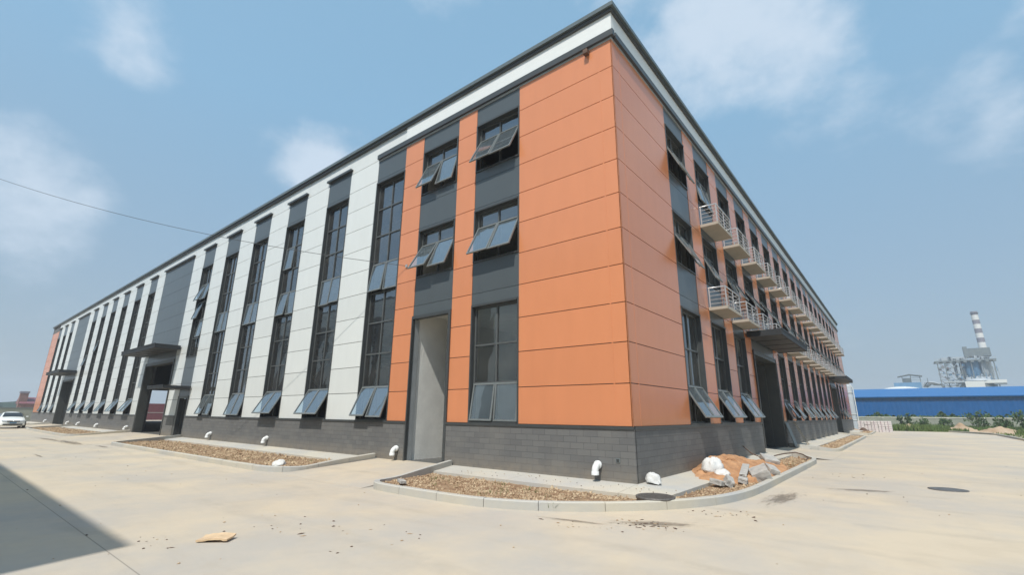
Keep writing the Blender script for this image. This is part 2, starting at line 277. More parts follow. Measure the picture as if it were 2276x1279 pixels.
# left facade strips
for sg in [(-.385, -.0), (-3.15, -.415), (-5.79, -4.95), (-8.65, -7.63), (-83.5, -78.9)]:
    o1 = MB(['orange']); strips(o1, [sg], ROWS); o1.build('orange_wall_panel', fac)
wr = [ZP + S * k for k in range(12)] + [12.33]
ws = []
prev = -10.41
for a, b in lc[3:]:
    ws.append((b, prev)); prev = a
for sg in ws:
    w1 = MB(['white']); strips(w1, [sg], wr); w1.build('white_wall_panel', fac)
for a, b in [(-10.407, -8.648)] + lc[3:]:
    wa = MB(['white']); wa.box(a + .002, b - .002, -.003, .03, 11.78, 12.33); wa.build('white_head_panel', fac)
# corner bead
cb = MB(['orange']); cb.box(-.004, .004, -.004, .004, ZP, H5); cb.build('corner_bead', fac, loc=(0, 0, 0))
cb = MB(['orange']); cb.box(-.415, -.385, -.003, .03, ZP + .007, H5); cb.build('joint_cover', fac)
cb = MB(['orange']); cb.box(.415, .445, -.003, .03, ZP + .007, H5); cb.build('joint_cover', fac, rot=ROTR)
# backing (structural wall) behind strips
bk = MB(['backing'])
allL = sorted([(a, b) for a, b in lc]); x = -LL
for a, b in allL: bk.box(x, a, .03, .24, .2, 12.3); x = b
bk.box(x, -.03, .03, .24, .2, 12.3); bk.build('wall_core', fac)
bk = MB(['backing']); x = .03
for k, (a, b) in enumerate(rc):
    bk.box(x, a, .03, .24, ZP if False else .2, 12.3); x = b
bk.box(x, LR, .03, .24, .2, 12.3)
# plinth
def plinth(segs, rot):
    m = MB(['plinth', 'trim'])
    for a, b in segs:
        m.box(a, b, -.035, .03, .16, ZP - .06, 0); m.box(a, b, -.06, .03, ZP - .06, ZP, 1)
    return m.build('plinth', fac, rot=rot)
gL = [(-7.63, -5.79), (-29.05, -27.26), (-36.9, -30.95), (-67.3, -61.6)]
gR = [(12.15, 16.70), (40.44, 44.99)]
def cut(a, b, holes):
    r = []; x = a
    for h in sorted(holes): r.append((x, h[0])); x = h[1]
    r.append((x, b)); return r
plinth(cut(-LL, .035, gL), None); plinth(cut(-.0, LR, gR), ROTR)
bkp = MB(['backing'])
for a, b in cut(-LL, -.03, gL): bkp.box(a, b, .035, .235, .18, ZP - .002)
bkp.build('plinth_core', fac); 
bkp = MB(['backing'])
for a, b in cut(.03, LR, gR): bkp.box(a, b, .035, .235, .18, ZP - .002)
bkp.build('plinth_core', fac, rot=ROTR)
# right wall core, with the strip over each gate standing only above its head
bk = MB(['backing']); xs = [(.03, rc[0][0])] + [(rc[k][1], rc[k + 1][0]) for k in range(17)] + [(rc[17][1], LR)]
for i, (a, b) in enumerate(xs):
    z0 = 4.3 if i in (4, 14) else .2
    bk.box(a, b, .031, .24, z0, 12.3)
bk.build('wall_core', fac, rot=ROTR)
for i, (a, b) in enumerate([(.0, .415), (.445, 3.65)] + [(rc[k][1], rc[k + 1][0]) for k in range(17)] + [(rc[17][1], LR)]):
    rr = ROWS if i not in (5, 15) else [5.02] + ROWS[5:]
    o2 = MB(['orange']); strips(o2, [(a, b)], rr); o2.build('orange_wall_panel', fac, rot=ROTR)
# fascia + coping
f = MB(['trim', 'fascia', 'coping', 'jamb'])
f.box(-10.41, .10, -.10, .03, 11.56, 11.75, 0); f.box(-10.41, .02, -.02, .03, 11.50, 11.56, 3)
f.box(-8.65, .05, -.05, .03, 11.75, 12.33, 1); f.build('fascia', fac)
f = MB(['trim', 'fascia', 'coping', 'jamb'])
f.box(-.10 + .2, LR + .1, -.098, .03, 11.561, 11.749, 0); f.box(-.018, LR, -.018, .03, 11.502, 11.558, 3); f.box(.0301, LR, -.049, .03, 11.751, 12.329, 1); f.build('fascia', fac, rot=ROTR)
c = MB(['coping', 'trim']); c.box(-LL - .2, .186, -.186, .3, 12.43, 12.555, 0); c.box(-LL - .15, .12, -.12, .25, 12.331, 12.43, 1); c.build('roof_coping', fac)
c = MB(['coping', 'trim']); c.box(.301, LR + .2, -.185, .3, 12.431, 12.554, 0); c.box(.251, LR + .15, -.119, .25, 12.332, 12.429, 1); c.build('roof_coping', fac, rot=ROTR)
# roof, other walls, floors
r = MB(['iroof']); r.box(-LL, -.25, .25, LR, 12.0, 12.32); r.build('roof', fac)
e = MB(['backing']); X = -LL
e.box(X - .2, X, 0, 12.3, 0, 12.32); e.box(X - .2, X, 17, LR, 0, 12.32); e.box(X - .2, X, 12.3, 17, 4.7, 12.32); e.build('end_wall', fac)
e = MB(['backing']); x = -LL
nb = 22
for k in range(nb):
    a = -LL + k * (LL / nb); b = a + 1.9; e.box(a, b, LR - .2, LR, 0, 12.32); c1 = a + LL / nb; e.box(b, c1, LR - .2, LR, 0, 1.3); e.box(b, c1, LR - .2, LR, 4.7, 12.32)
    for z in (1.9, 2.5, 3.1, 3.7, 4.3): e.box(b, c1, LR - .15, LR - .1, z, z + .07)
    e.box((b + c1) / 2 - .04, (b + c1) / 2 + .04, LR - .151, LR - .099, 1.3, 4.7)
e.build('rear_wall', fac)
fl = MB(['ifloor']); fl.box(-LL, -.1, .06, LR, .02, .19); fl.build('ground_floor', fac)
for z in (4.86, 7.92):
    q = MB(['plaster']); q.box(-7.63, -.25, .25, LR - .25, z, z + .2); q.build('floor_slab', fac)
q = MB(['plaster']); q.box(-7.78, -7.631, .2, LR - .25, .18, 12.0); q.build('partition_wall', fac)
# a couple of office cross walls and ceilings seen through the glass
for yy in (6.0, 18, 30.0, 42.0, 52.0):
    q = MB(['plaster']); q.box(-7.63, -.25, yy, yy + .12, .19, 4.86); q.box(-7.63, -.25, yy, yy + .12, 5.06, 7.92); q.box(-7.63, -.25, yy, yy + .12, 8.12, 12.0); q.build('office_wall', fac)
# steel frames in the hall
st = MB(['inner'])
for i, xx in enumerate((-11.3, -18.9, -26.3, -38.4, -45.6, -53, -60.2, -68.6, -76)):
    st.box(xx - .15, xx + .15, .55, .95, .2, 11.2)
    for yy in (20, 39): st.box(xx - .15, xx + .15, yy, yy + .35, .2, 11.2)
    st.box(xx - .1, xx + .1, .55, LR - .3, 10.6, 11.2)
    if i in (0, 5):
        x2 = xx - 7.4
        st.tube([(xx, .75, .5), (x2, .75, 5.5)], .06, n=6); st.tube([(xx, .75, 5.5), (x2, .75, .5)], .06, n=6)
        st.tube([(xx, .75, 5.8), (x2, .75, 11)], .06, n=6); st.tube([(xx, .75, 11), (x2, .75, 5.8)], .06, n=6)
for z in (5.6, 8.6, 11.3):
    st.box(-82, -8, .62, .8, z, z + .2)
for yy in range(4, 58, 6): st.box(-82, -8, yy, yy + .12, 11.2, 11.35)
st.build('steel_frame', fac)

# ---- windows
def win_frame_mesh(w_, h, tr, bottom_sash=True, name='window'):
    m = MB(['frame', 'trim']); d = .17
    m.box(0, .05, -.012, d + .05, 0, h, 1); m.box(w_ - .05, w_, -.012, d + .05, 0, h, 1); m.box(.05, w_ - .05, -.04, d + .05, h - .06, h, 1); m.box(.05, w_ - .05, -.03, d + .05, 0, .04, 1)
    m.box(.05, .10, d - .04, d + .03, .04, h - .06); m.box(w_ - .10, w_ - .05, d - .04, d + .03, .04, h - .06)
    m.box(.10, w_ - .10, d - .04, d + .03, h - .11, h - .06); m.box(.10, w_ - .10, d - .04, d + .03, .04, .08)
    m.box(w_ / 2 - .025, w_ / 2 + .025, d - .037, d + .027, .08, h - .11)
    for z in tr: m.box(.10, w_ / 2 - .025, d - .036, d + .026, z - .025, z + .025); m.box(w_ / 2 + .025, w_ - .10, d - .036, d + .026, z - .025, z + .025)
    return m
def glass_mesh(w_, h, tr, skip=()):
    m = MB(['glass']); zs = [.07] + list(tr) + [h - .1]; xs = [.09, w_ / 2, w_ - .09]; vi = {}
    def V(i, j):
        if (i, j) not in vi: vi[(i, j)] = len(m.v); m.v.append((xs[j], .172 + (.003 * math.sin(i * 2.3) if j == 1 else 0), zs[i]))
        return vi[(i, j)]
    for i in range(len(zs) - 1):
        for j in (0, 1):
            if (i, j) in skip or i in skip: continue
            m.f.append((V(i, j), V(i, j + 1), V(i + 1, j + 1), V(i + 1, j))); m.m.append(0); m.sm.append(False)
    return m
def sash_mesh(w_, h):
    m = MB(['sash', 'sglass']); t = .05
    m.box(0, t, -.02, .02, -h, 0); m.box(w_ - t, w_, -.02, .02, -h, 0); m.box(t, w_ - t, -.02, .02, -t, 0); m.box(t, w_ - t, -.02, .02, -h, -h + t)
    m.face([(t, 0, -h + t), (w_ - t, 0, -h + t), (w_ - t, 0, -t), (t, 0, -t)], 1)
    m.box(w_ / 2 - .04, w_ / 2 + .04, .02, .045, -h + .01, -h + .04); return m
cacheS = {}
def sash(parent, x, z, w_, h, ang):
    k = (round(w_, 3), round(h, 3))
    if k not in cacheS:
        o = sash_mesh(w_, h).build('sash', parent, (x, .125, z), (-R(ang), 0, 0)); cacheS[k] = o
    else: o = cp(cacheS[k], parent, (x, .125, z), (-R(ang), 0, 0))
    return o
cacheW = {}
def window(side, x0, z0, w_, h, tr, sashes, skip):
    """sashes: list of (row_top_z, row_height, column, angle)"""
    rot = ROTR if side else (0, 0, 0); loc = (0, x0, z0) if side else (x0, 0, z0)
    k = (round(w_, 3), round(h, 3))
    if k not in cacheW: o = win_frame_mesh(w_, h, tr).build('window', fac, loc, rot); cacheW[k] = o
    else: o = cp(cacheW[k], fac, loc, rot)
    k2 = k + tuple(sorted(skip, key=str))
    if k2 not in cacheW: g = glass_mesh(w_, h, tr, skip).build('pane', o); cacheW[k2] = g
    else: cp(cacheW[k2], o)
    hw = (w_ - .16) / 2
    for zt, hh, c, a in sashes: sash(o, .08 + c * (hw + .004), zt, hw - .004, hh, a)
    return o
def norm(a, b): return b - a
TR9 = [1.145 * k for k in range(1, 8)]
rnd = random.Random(3)
hT = 10.52 - ZP
def tall(i, ups, ang, z0=ZP):
    a, b = lc[i]; h = 10.52 - z0; tr = [t - (z0 - ZP) for t in TR9 if t - (z0 - ZP) > .3]
    skip = []; sa = []
    if z0 == ZP:
        skip += [0]
        for c in (0, 1): sa.append((1.135, 1.08, c, ang[c]))
    nrow = len(tr)
    for (row, c, an) in ups:
        skip.append((row, c)); zt = (tr[row] if row < nrow else h - .1) - .01; zb = tr[row - 1] if row > 0 else .08
        sa.append((zt, zt - zb - .02, c, an))
    x0, ww = a, 1.8
    x0 = (a + b) / 2 - ww / 2
    window(0, x0, z0, ww, h, tr, sa, skip)
tall(2, [(4, 0, 9), (4, 1, 5)], (24, 19))
tall(3, [(4, 0, 2), (4, 1, 6)], (29, 29))
tall(4, [(4, 0, 8), (4, 1, 3), (6, 0, 3)], (30, 30))
tall(5, [(4, 0, 4), (4, 1, 4)], (16, 16))
tall(6, [(4, 0, 3), (4, 1, 3)], (20, 14))
tall(7, [(2, 0, 14), (3, 0, 18), (3, 1, 14), (1, 1, 8)], (0, 0), z0=4.8)
for i in (9, 10, 11, 12, 13, 14):
    tall(i, [(4, 0, 12), (4, 1, 3)] if i == 14 else ([(5, 0, 10)] if i == 13 else []), (31 - (i - 9) % 3 * 2, 30))
for i in (16, 17, 18): tall(i, [], (18, 20))
# dark spandrels and caps on left facade
def spand(side, a, b, z0, z1, cap=True, out_=0.0):
    rows = [z for z in [ZP + S * k for k in range(-2, 12)] if z0 + .05 < z < z1 - .05]; zs = [z0] + rows + [z1]
    m = MB(['dark', 'trim', 'backing'])
    for i in range(len(zs) - 1):
        m.box(a + .003, b - .003, .012 - out_, .04, zs[i] + (.006 if i else 0), zs[i + 1] - (.006 if i < len(zs) - 2 else 0))
    m.box(a + .004, b - .004, .04, .22, z0 + .004, z1 - .004, 2)
    return m.build('spandrel_panel', fac, rot=ROTR if side else None)
def cap(a, b):
    m = MB(['trim', 'dark']); m.box(a - .08, b + .08, -.10, .03, 11.73, 11.80, 0); m.box(a - .08, b + .08, -.12, -.10, 11.72, 11.82, 0); m.build('column_cap', fac)
for i, (a, b) in enumerate(lc):
    if i == 0: spand(0, a, b, 10.85, 11.50); spand(0, a, b, 7.77, 9.12); spand(0, a, b, 4.72, 6.05)
    elif i == 1: spand(0, a, b, 10.85, 11.50); spand(0, a, b, 7.77, 9.12); spand(0, a, b, 4.72, 6.05)
    elif i == 2: spand(0, a, b, 10.52, 11.50)
    elif i in (8, 15): spand(0, a, b, 4.80, 11.73); cap(a, b)
    elif i == 7: spand(0, a, b, 10.52, 11.73); spand(0, a, b, 2.48, 4.8); cap(a, b)
    else: spand(0, a, b, 10.52, 11.73); cap(a, b)
for k, (a, b) in enumerate(rc):
    spand(1, a, b, 10.85, 11.50); spand(1, a, b, 7.77, 9.12); spand(1, a, b, 4.72 if k not in (3, 4, 13, 14) else 5.02, 6.05)
# small windows
hs_ = 1.72; tr_s = [1.17]
def small(side, x0, z0, angs, w_=None):
    w_ = w_ or (1.75 if side else 1.80)
    sa = []; skip = []
    for c in (0, 1):
        if angs[c] is not None: sa.append((1.16, 1.10, c, angs[c])); skip.append((0, c))
    window(side, x0, z0, w_, hs_ + .01, tr_s, sa, skip)
small(0, -4.95, 9.12, (28, 27)); small(0, -4.95, 6.05, (27, 26)); small(0, -7.61, 9.12, (25, 16)); small(0, -7.61, 6.05, (31, 24))
hg = 4.72 - ZP; tr_g = [1.09, 2.17]
def gfw(side, x0, angs):
    w_ = 1.75 if side else 1.80
    window(side, x0, ZP, w_, hg, tr_g, [(1.08, 1.03, c, angs[c]) for c in (0, 1)], [0])
gfw(0, -4.95, (9, 5))
A2 = [(30, 24), (24, None), (20, 26), (28, 28), (30, 30), (None, 16), (24, 24), (14, 26), (28, 18), (None, None), (22, 22), (26, None), (18, 24), (24, 24), (20, None), (26, 26), (None, 20), (22, 22)]
A3 = [(24, 22), (12, 10), (None, None), (None, None), (None, 8), (None, None), (None, None), (None, None), (None, None), (None, None), (None, None), (6, None), (None, None), (None, None), (None, None), (None, None), (None, None), (None, None)]
for k, (a, b) in enumerate(rc):
    small(1, a, 9.12, A3[k]); small(1, a, 6.05, A2[k])
    if k not in (3, 4, 13, 14): gfw(1, a, (31, 31) if k < 3 else (rnd.choice([24, 28, 31]), rnd.choice([20, 28, 31])))
# curtains hung behind the first right-hand windows
for k in (0, 1):
    a = rc[k][0]; m = MB(['curtain'])
    pts = [(a + .1 + i * .02, .42 + .035 * math.sin(i * .9)) for i in range(42)]
    for i in range(41): m.face([(pts[i][0], pts[i][1], 1.5), (pts[i + 1][0], pts[i + 1][1], 1.5), (pts[i + 1][0], pts[i + 1][1], 4.55), (pts[i][0], pts[i][1], 4.55)], 0, True)
    m.build('curtain', fac, rot=ROTR)
# ---- canopies
def canopy(side, a, b, z, d, t=.2):
    m = MB(['canopy', 'soffit'])
    m.box(a, b, -d, -.062, z - .04, z, 0)                           # sheet
    m.box(a, b, -d - .012, -d + .06, z - t, z - .0401, 0); m.box(a, a + .06, -d + .06, -.062, z - t, z - .0401, 0); m.box(b - .06, b, -d + .06, -.062, z - t, z - .0401, 0)
    m.box(a - .012, b + .012, -d - .03, -d - .0125, z - .05, z + .03, 0)
    m.box(a + .06, b - .06, -d + .06, -.062, z - t + .02, z - t + .04, 1)
    n = max(2, int((b - a) / 1.5))
    for i in range(1, n): x = a + (b - a) * i / n; m.box(x - .03, x + .03, -d + .06, -.062, z - t + .005, z - t + .02, 0)
    return m.build('canopy', fac, rot=ROTR if side else None)
canopy(0, -37.7, -30.15, 5.62, 1.4, .26); canopy(0, -68.5, -60.9, 5.62, 1.4, .26); canopy(0, -29.9, -27.02, 3.02, 1.4, .16)
canopy(1, 11.2, 17.75, 5.0, 1.35, .24); canopy(1, 39.6, 46.2, 5.0, 1.35, .24)
# ---- gateways
def gate(side, a, b, z1, leaf=True, dz=.45):
    m = MB(['gate', 'trim'])
    m.box(a + .001, a + .12, -.05, dz, .19, z1, 0); m.box(b - .12, b - .001, -.05, dz, .19, z1, 0); m.box(a + .12, b - .12, -.05, dz, z1 - .14, z1, 0)
    m.box(a - .05, a + .001, -.07, -.04, .19, z1 + .06, 1); m.box(b - .001, b + .05, -.07, -.04, .19, z1 + .06, 1); m.box(a, b, -.07, -.0501, z1, z1 + .06, 1)
    g = m.build('gateway', fac, rot=ROTR if side else None)
    if leaf:
        l1 = MB(['gate', 'trim']); l1.box(a + .12, a + .19, dz, dz + (b - a) * .42, .22, z1 - .2, 0)
        for z in (1.3, 2.4, 3.5): l1.box(a + .19, a + .21, dz + .1, dz + (b - a) * .42 - .1, z, z + .06, 1)
        l1.build('gate_leaf', g); l2 = MB(['gate', 'trim']); l2.box(b - .19, b - .12, dz, dz + (b - a) * .42, .22, z1 - .2, 0)
        for z in (1.3, 2.4, 3.5): l2.box(b - .21, b - .19, dz + .1, dz + (b - a) * .42 - .1, z, z + .06, 1)
        l2.build('gate_leaf', g)
    return g
gate(0, -36.9, -30.95, 4.80, False); gate(0, -67.3, -61.6, 4.80, True); gate(1, 12.15, 16.70, 4.30, True); gate(1, 40.44, 44.99, 4.30, True)
pm = MB(['dark', 'backing'])
for a, b in ((12.15, 16.70), (40.44, 44.99)): pm.box(a, b, .012, .04, 4.36, 5.02, 0); pm.box(a, b, .041, .22, 4.36, 5.02, 1)
pm.build('gate_head_panel', fac, rot=ROTR)
pm = MB(['dark']) ; 
# dark doorway in the orange part
d = MB(['trim', 'jamb', 'plaster']); a, b = -7.63, -5.79
d.box(a, a + .05, -.05, .06, .19, 4.72, 0); d.box(b - .10, b, -.05, .16, .19, 4.72, 0); d.box(a + .05, b - .1, -.05, .16, 4.62, 4.72, 0)
d.box(a + .001, a + .04, .06, .26, .19, 4.62, 1)
d.build('doorway', fac)
# small door with its own canopy
d = MB(['trim', 'gate', 'jamb']); a, b = -29.05, -27.26
d.box(a, a + .3, -.02, .2, .19, 2.48, 1); d.box(b - .1, b, -.04, .2, .19, 2.48, 0); d.box(a + .3, b - .1, -.04, .2, 2.36, 2.48, 0); d.box(a + .3, a + .4, -.04, .2, .19, 2.36, 0)
do = d.build('side_door', fac); l1 = MB(['jamb', 'frame']); l1.box(a + .4, a + .46, .2, .95, .2, 2.34, 1); l1.box(a + .46, a + .49, .85, .93, .2, 2.34, 0); l1.build('door_leaf', do)
# ---- balconies (narrow ledges for condensers)
def balc():
    m = MB(['slab']); m.box(-.04, 1.79, -.62, -.012, .02, .12); o = m.build('balcony', fac, rot=ROTR)
    r = MB(['rail']); d0 = -.59
    for x in (0., 1.75): 
        for y in (d0, -.06): r.box(x - .018, x + .018, y - .018, y + .018, .12, .80)
    r.box(.857, .893, d0 - .018, d0 + .018, .12, .80)
    for z in (.24, .38, .52, .66):
        r.tube([(0, d0, z), (1.75, d0, z)], .011, n=6, cap=False); r.tube([(0, d0, z), (0, -.05, z)], .011, n=6, cap=False); r.tube([(1.75, d0, z), (1.75, -.05, z)], .011, n=6, cap=False)
    r.tube([(0, -.03, .80), (0, d0, .80), (1.75, d0, .80), (1.75, -.03, .80)], .022, n=8); ra = r.build('railing', o)
    return o, ra
b0, r0 = balc(); first = True
for k in range(1, 18):
    for z in (8.07, 5.04):
        if first: b0.location = (0, rc[k][0], z); first = False; continue
        nb_ = cp(b0, fac, (0, rc[k][0], z)); cp(r0, nb_)
# floodlight-like box under fascia and small vent in the plinth
q = MB(['rust']); q.box(-.80, -.66, -.16, -.02, 11.34, 11.48); q.box(-.75, -.71, -.1, -.02, 11.48, 11.55); q.build('wall_lamp', fac, bevel=.01)
q = MB(['trim', 'mgrey']); q.box(-.43, -.33, -.05, -.036, .61, .70, 1); q.box(-.415, -.345, -.056, -.051, .625, .685, 0); q.build('vent_cover', fac)

# ------------------------------------------------------------------ neighbour that throws the shadow at lower left
t_ = 12.2 / 1.5; cx_, cy_ = -3.1 + SX * t_, -7.78 - t_
nbm = MB(['white', 'coping', 'dark'])
nbm.box(cx_ - 60, cx_, cy_ - 30, cy_, 0, 12.0, 0); nbm.box(cx_ - 60.1, cx_ + .0, cy_ - 30, cy_ - .0, 12.001, 12.2, 1)
nb1 = nbm.build('warehouse'); tag(nb1, 'pale warehouse behind the viewer whose roof corner throws the triangular shadow at lower left', 'building')
wn2 = None
for k in range(12):
    q = MB(['dark']); x = cx_ - 4 - k * 4.6; q.box(x - 1.5, x, cy_ + .004, cy_ + .03, 1.4, 10.4)
    if wn2 is None: wn2 = q.build('window_strip', nb1)
    else: cp(wn2, nb1, (-k * 4.6, 0, 0))

# ------------------------------------------------------------------ ground
g = MB(['earth']); g.face([(-1500, -1200, -.06), (1500, -1200, -.06), (1500, 1800, -.06), (-1500, 1800, -.06)]); tag(g.build('ground'), kind='structure')
g = MB(['road']); g.mesh([(-170, -70, 0), (60, -70, 0), (60, 12, 0), (18, 20, 0), (11.3, 30, 0), (11.3, 57.5, 0), (8.4, 66, 0), (-3, 66, 0), (-3, 58, 0), (-170, 58, 0)], [tuple(range(10))]); tag(g.build('road'), kind='structure')
ap = MB(['apron']); AW = .92
def aprL(a, b):
    ap.mesh([(a, -AW, -.05), (b, -AW, -.05), (b, -.03, -.05), (a, -.03, -.05), (a, -AW, .145), (b, -AW, .145), (b, -.03, .215), (a, -.03, .215)], [(0, 3, 2, 1), (4, 5, 6, 7), (0, 1, 5, 4), (1, 2, 6, 5), (2, 3, 7, 6), (3, 0, 4, 7)])
def aprR(a, b):
    ap.mesh([(AW, a, -.05), (AW, b, -.05), (.03, b, -.05), (.03, a, -.05), (AW, a, .145), (AW, b, .145), (.03, b, .215), (.03, a, .215)], [(0, 1, 2, 3), (4, 7, 6, 5), (0, 4, 5, 1), (1, 5, 6, 2), (2, 6, 7, 3), (3, 7, 4, 0)])
for a, b in ((-5.55, .03), (-27.3, -8.95), (-56.5, -37.2), (-83.4, -68.4)):
    n_ = max(1, round((b - a) / 3.0))
    for i in range(n_): aprL(a + (b - a) * i / n_ + (.004 if i else 0), a + (b - a) * (i + 1) / n_ - .004)
for a, b in ((-.03, 12.1), (17.0, 40.1), (45.3, 58.4)):
    n_ = max(1, round((b - a) / 3.0))
    for i in range(n_): aprR(a + (b - a) * i / n_ + (.004 if i else 0), a + (b - a) * (i + 1) / n_ - .004)
ap.mesh([(.034, -.034, .215), (.034, -AW, .145), (.55, -AW, .145), (AW, -.5, .145), (AW, -.034, .145), (.034, -.034, 0), (.034, -AW, 0), (.55, -AW, 0), (AW, -.5, 0), (AW, -.034, 0)], [(0, 1, 2), (0, 2, 3), (0, 3, 4), (1, 6, 7, 2), (2, 7, 8, 3), (3, 8, 9, 4)])
tag(ap.build('apron', recalc=False), kind='structure')
pt = MB(['road'])
def ramp(pts0, pts1):  # outer edge pts (z~0), wall edge pts (z=.2)
    (a, b), (c, d) = pts0, pts1
    pt.mesh([(a[0], a[1], .004), (b[0], b[1], .004), (d[0], d[1], .2), (c[0], c[1], .2), (a[0], a[1], -.1), (b[0], b[1], -.1), (d[0], d[1], -.1), (c[0], c[1], -.1)], [(0, 1, 2, 3), (0, 4, 5, 1), (1, 5, 6, 2), (3, 2, 6, 7), (0, 3, 7, 4)])
ramp(((-8.75, -3.3), (-4.95, -3.3)), ((-8.9, .06), (-5.6, .06)))
ramp(((-37.4, -3.6), (-26.2, -3.6)), ((-37.1, .06), (-27.3, .06)))
ramp(((-68.6, -3.6), (-56.6, -3.6)), ((-68.3, .06), (-56.6, .06)))
pt.mesh([(2.2, 12.6, .004), (2.2, 17.4, .004), (-.06, 16.9, .2), (-.06, 12.2, .2)], [(0, 1, 2, 3)])
pt.mesh([(2.2, 40.4, .004), (2.2, 45.0, .004), (-.06, 45.2, .2), (-.06, 40.2, .2)], [(0, 1, 2, 3)])
tag(pt.build('path', recalc=True), kind='structure')
def smooth(pts, step=.2):
    P = [Vector(p) for p in pts]; o = []
    for i in range(len(P) - 1):
        p0 = P[max(i - 1, 0)]; p1 = P[i]; p2 = P[i + 1]; p3 = P[min(i + 2, len(P) - 1)]; n = max(2, int((p2 - p1).length / step))
        m1 = (p2 - p0) * .5; m2 = (p3 - p1) * .5; l = (p2 - p1).length
        if m1.length > l: m1 *= l / m1.length
        if m2.length > l: m2 *= l / m2.length
        for k in range(n):
            t = k / n; o.append((2 * t**3 - 3 * t * t + 1) * p1 + (t**3 - 2 * t * t + t) * m1 + (-2 * t**3 + 3 * t * t) * p2 + (t**3 - t * t) * m2)
    o.append(P[-1]); return o
def kerb(pts, name='kerb', wd=.13, inside=1):
    """pts: (x, y, base z); blocks about 1 m long with hairline joints"""
    P = smooth(pts); m = MB(['kerb']); acc = 0; cur = [P[0]]; segs = []
    for i in range(1, len(P)):
        cur.append(P[i]); acc += (P[i] - P[i - 1]).length
        if acc > .98: segs.append(cur); cur = [P[i]]; acc = 0
    if len(cur) > 1: segs.append(cur)
    nrm = {}
    def n_at(i):
        d = (P[min(i + 1, len(P) - 1)] - P[max(i - 1, 0)]); d.z = 0; d.normalize(); return Vector((-d.y, d.x, 0)) * inside
    idx = {tuple(p): i for i, p in enumerate(P)}
    for s_ in segs:
        vs = []; rj = random.uniform(-.004, .004)
        for j, p in enumerate(s_):
            n_ = n_at(idx[tuple(p)]); q = p.copy()
            if j == 0: q = p + (s_[1] - p).normalized() * .005
            if j == len(s_) - 1: q = p + (s_[-2] - p).normalized() * .005
            h = .15 + rj
            vs += [q + Vector((0, 0, -.12)), q + Vector((0, 0, h - .015)) , q + n_ * .015 + Vector((0, 0, h)), q + n_ * wd + Vector((0, 0, h)), q + n_ * wd + Vector((0, 0, -.12))]
        fs = []
        for j in range(len(s_) - 1):
            for k in range(4): fs.append((j * 5 + k, (j + 1) * 5 + k, (j + 1) * 5 + k + 1, j * 5 + k + 1))
        e0 = (len(s_) - 1) * 5; fs += [(0, 1, 2, 3, 4), (e0 + 4, e0 + 3, e0 + 2, e0 + 1, e0)]
        m.mesh(vs, fs)
    o = m.build(name, recalc=True); tag(o, kind='structure'); return [P[i] + n_at(i) * .085 for i in range(len(P))]
K1 = kerb([(-5.55, -.1, .2), (-5.3, -1.3, .1), (-5.08, -2.4, 0), (-4.95, -2.95, 0), (-4.5, -3.2, 0), (-2.6, -3.22, 0), (-1.5, -3.10, 0), (-.4, -2.62, 0), (.5, -1.85, 0), (1.2, -.95, 0), (1.68, .1, 0), (1.9, 1.5, 0), (1.93, 5, 0), (1.93, 10.4, 0), (1.75, 11.6, 0), (1.2, 12.1, .1), (.05, 12.15, .2)])
K2 = kerb([(-8.95, -.1, .2), (-8.86, -1.5, .1), (-8.8, -2.5, 0), (-9.05, -3.05, 0), (-9.6, -3.33, 0), (-11, -3.42, 0), (-18, -3.45, 0), (-25.4, -3.45, 0), (-26.1, -3.2, 0), (-26.6, -2, .07), (-27.3, -.1, .2)], inside=-1)
K3 = kerb([(-37.2, -.1, .2), (-37.15, -1.5, .1), (-37.1, -2.7, 0), (-37.4, -3.3, 0), (-38.2, -3.45, 0), (-52.5, -3.45, 0), (-55, -3.3, 0), (-56.2, -2.4, .05), (-56.5, -.1, .2)], inside=-1)
K4 = kerb([(.1, 17.1, .2), (1.2, 17.5, .1), (1.75, 17.9, 0), (1.98, 18.6, 0), (2.0, 20, 0), (2.0, 38, 0), (1.9, 39.4, 0), (1.2, 40, .08), (.05, 40.1, .2)], inside=1)
K5 = kerb([(-68.5, -.1, .2), (-68.5, -2.5, 0), (-69.2, -3.4, 0), (-83.4, -3.45, 0)], inside=-1)
K6 = kerb([(.1, 45.3, .2), (1.5, 45.6, .05), (1.98, 46.4, 0), (2.0, 58.3, 0)], inside=1)
kerb([(13.2, 26, 0), (11.3, 31, 0), (11.28, 45, 0), (11.28, 57.6, 0), (10.4, 62, 0), (8.3, 66.2, 0)], inside=-1)
def inpoly(x, y, P):
    c = False; j = len(P) - 1
    for i in range(len(P)):
        if (P[i][1] > y) != (P[j][1] > y) and x < (P[j][0] - P[i][0]) * (y - P[i][1]) / (P[j][1] - P[i][1]) + P[i][0]: c = not c
        j = i
    return c
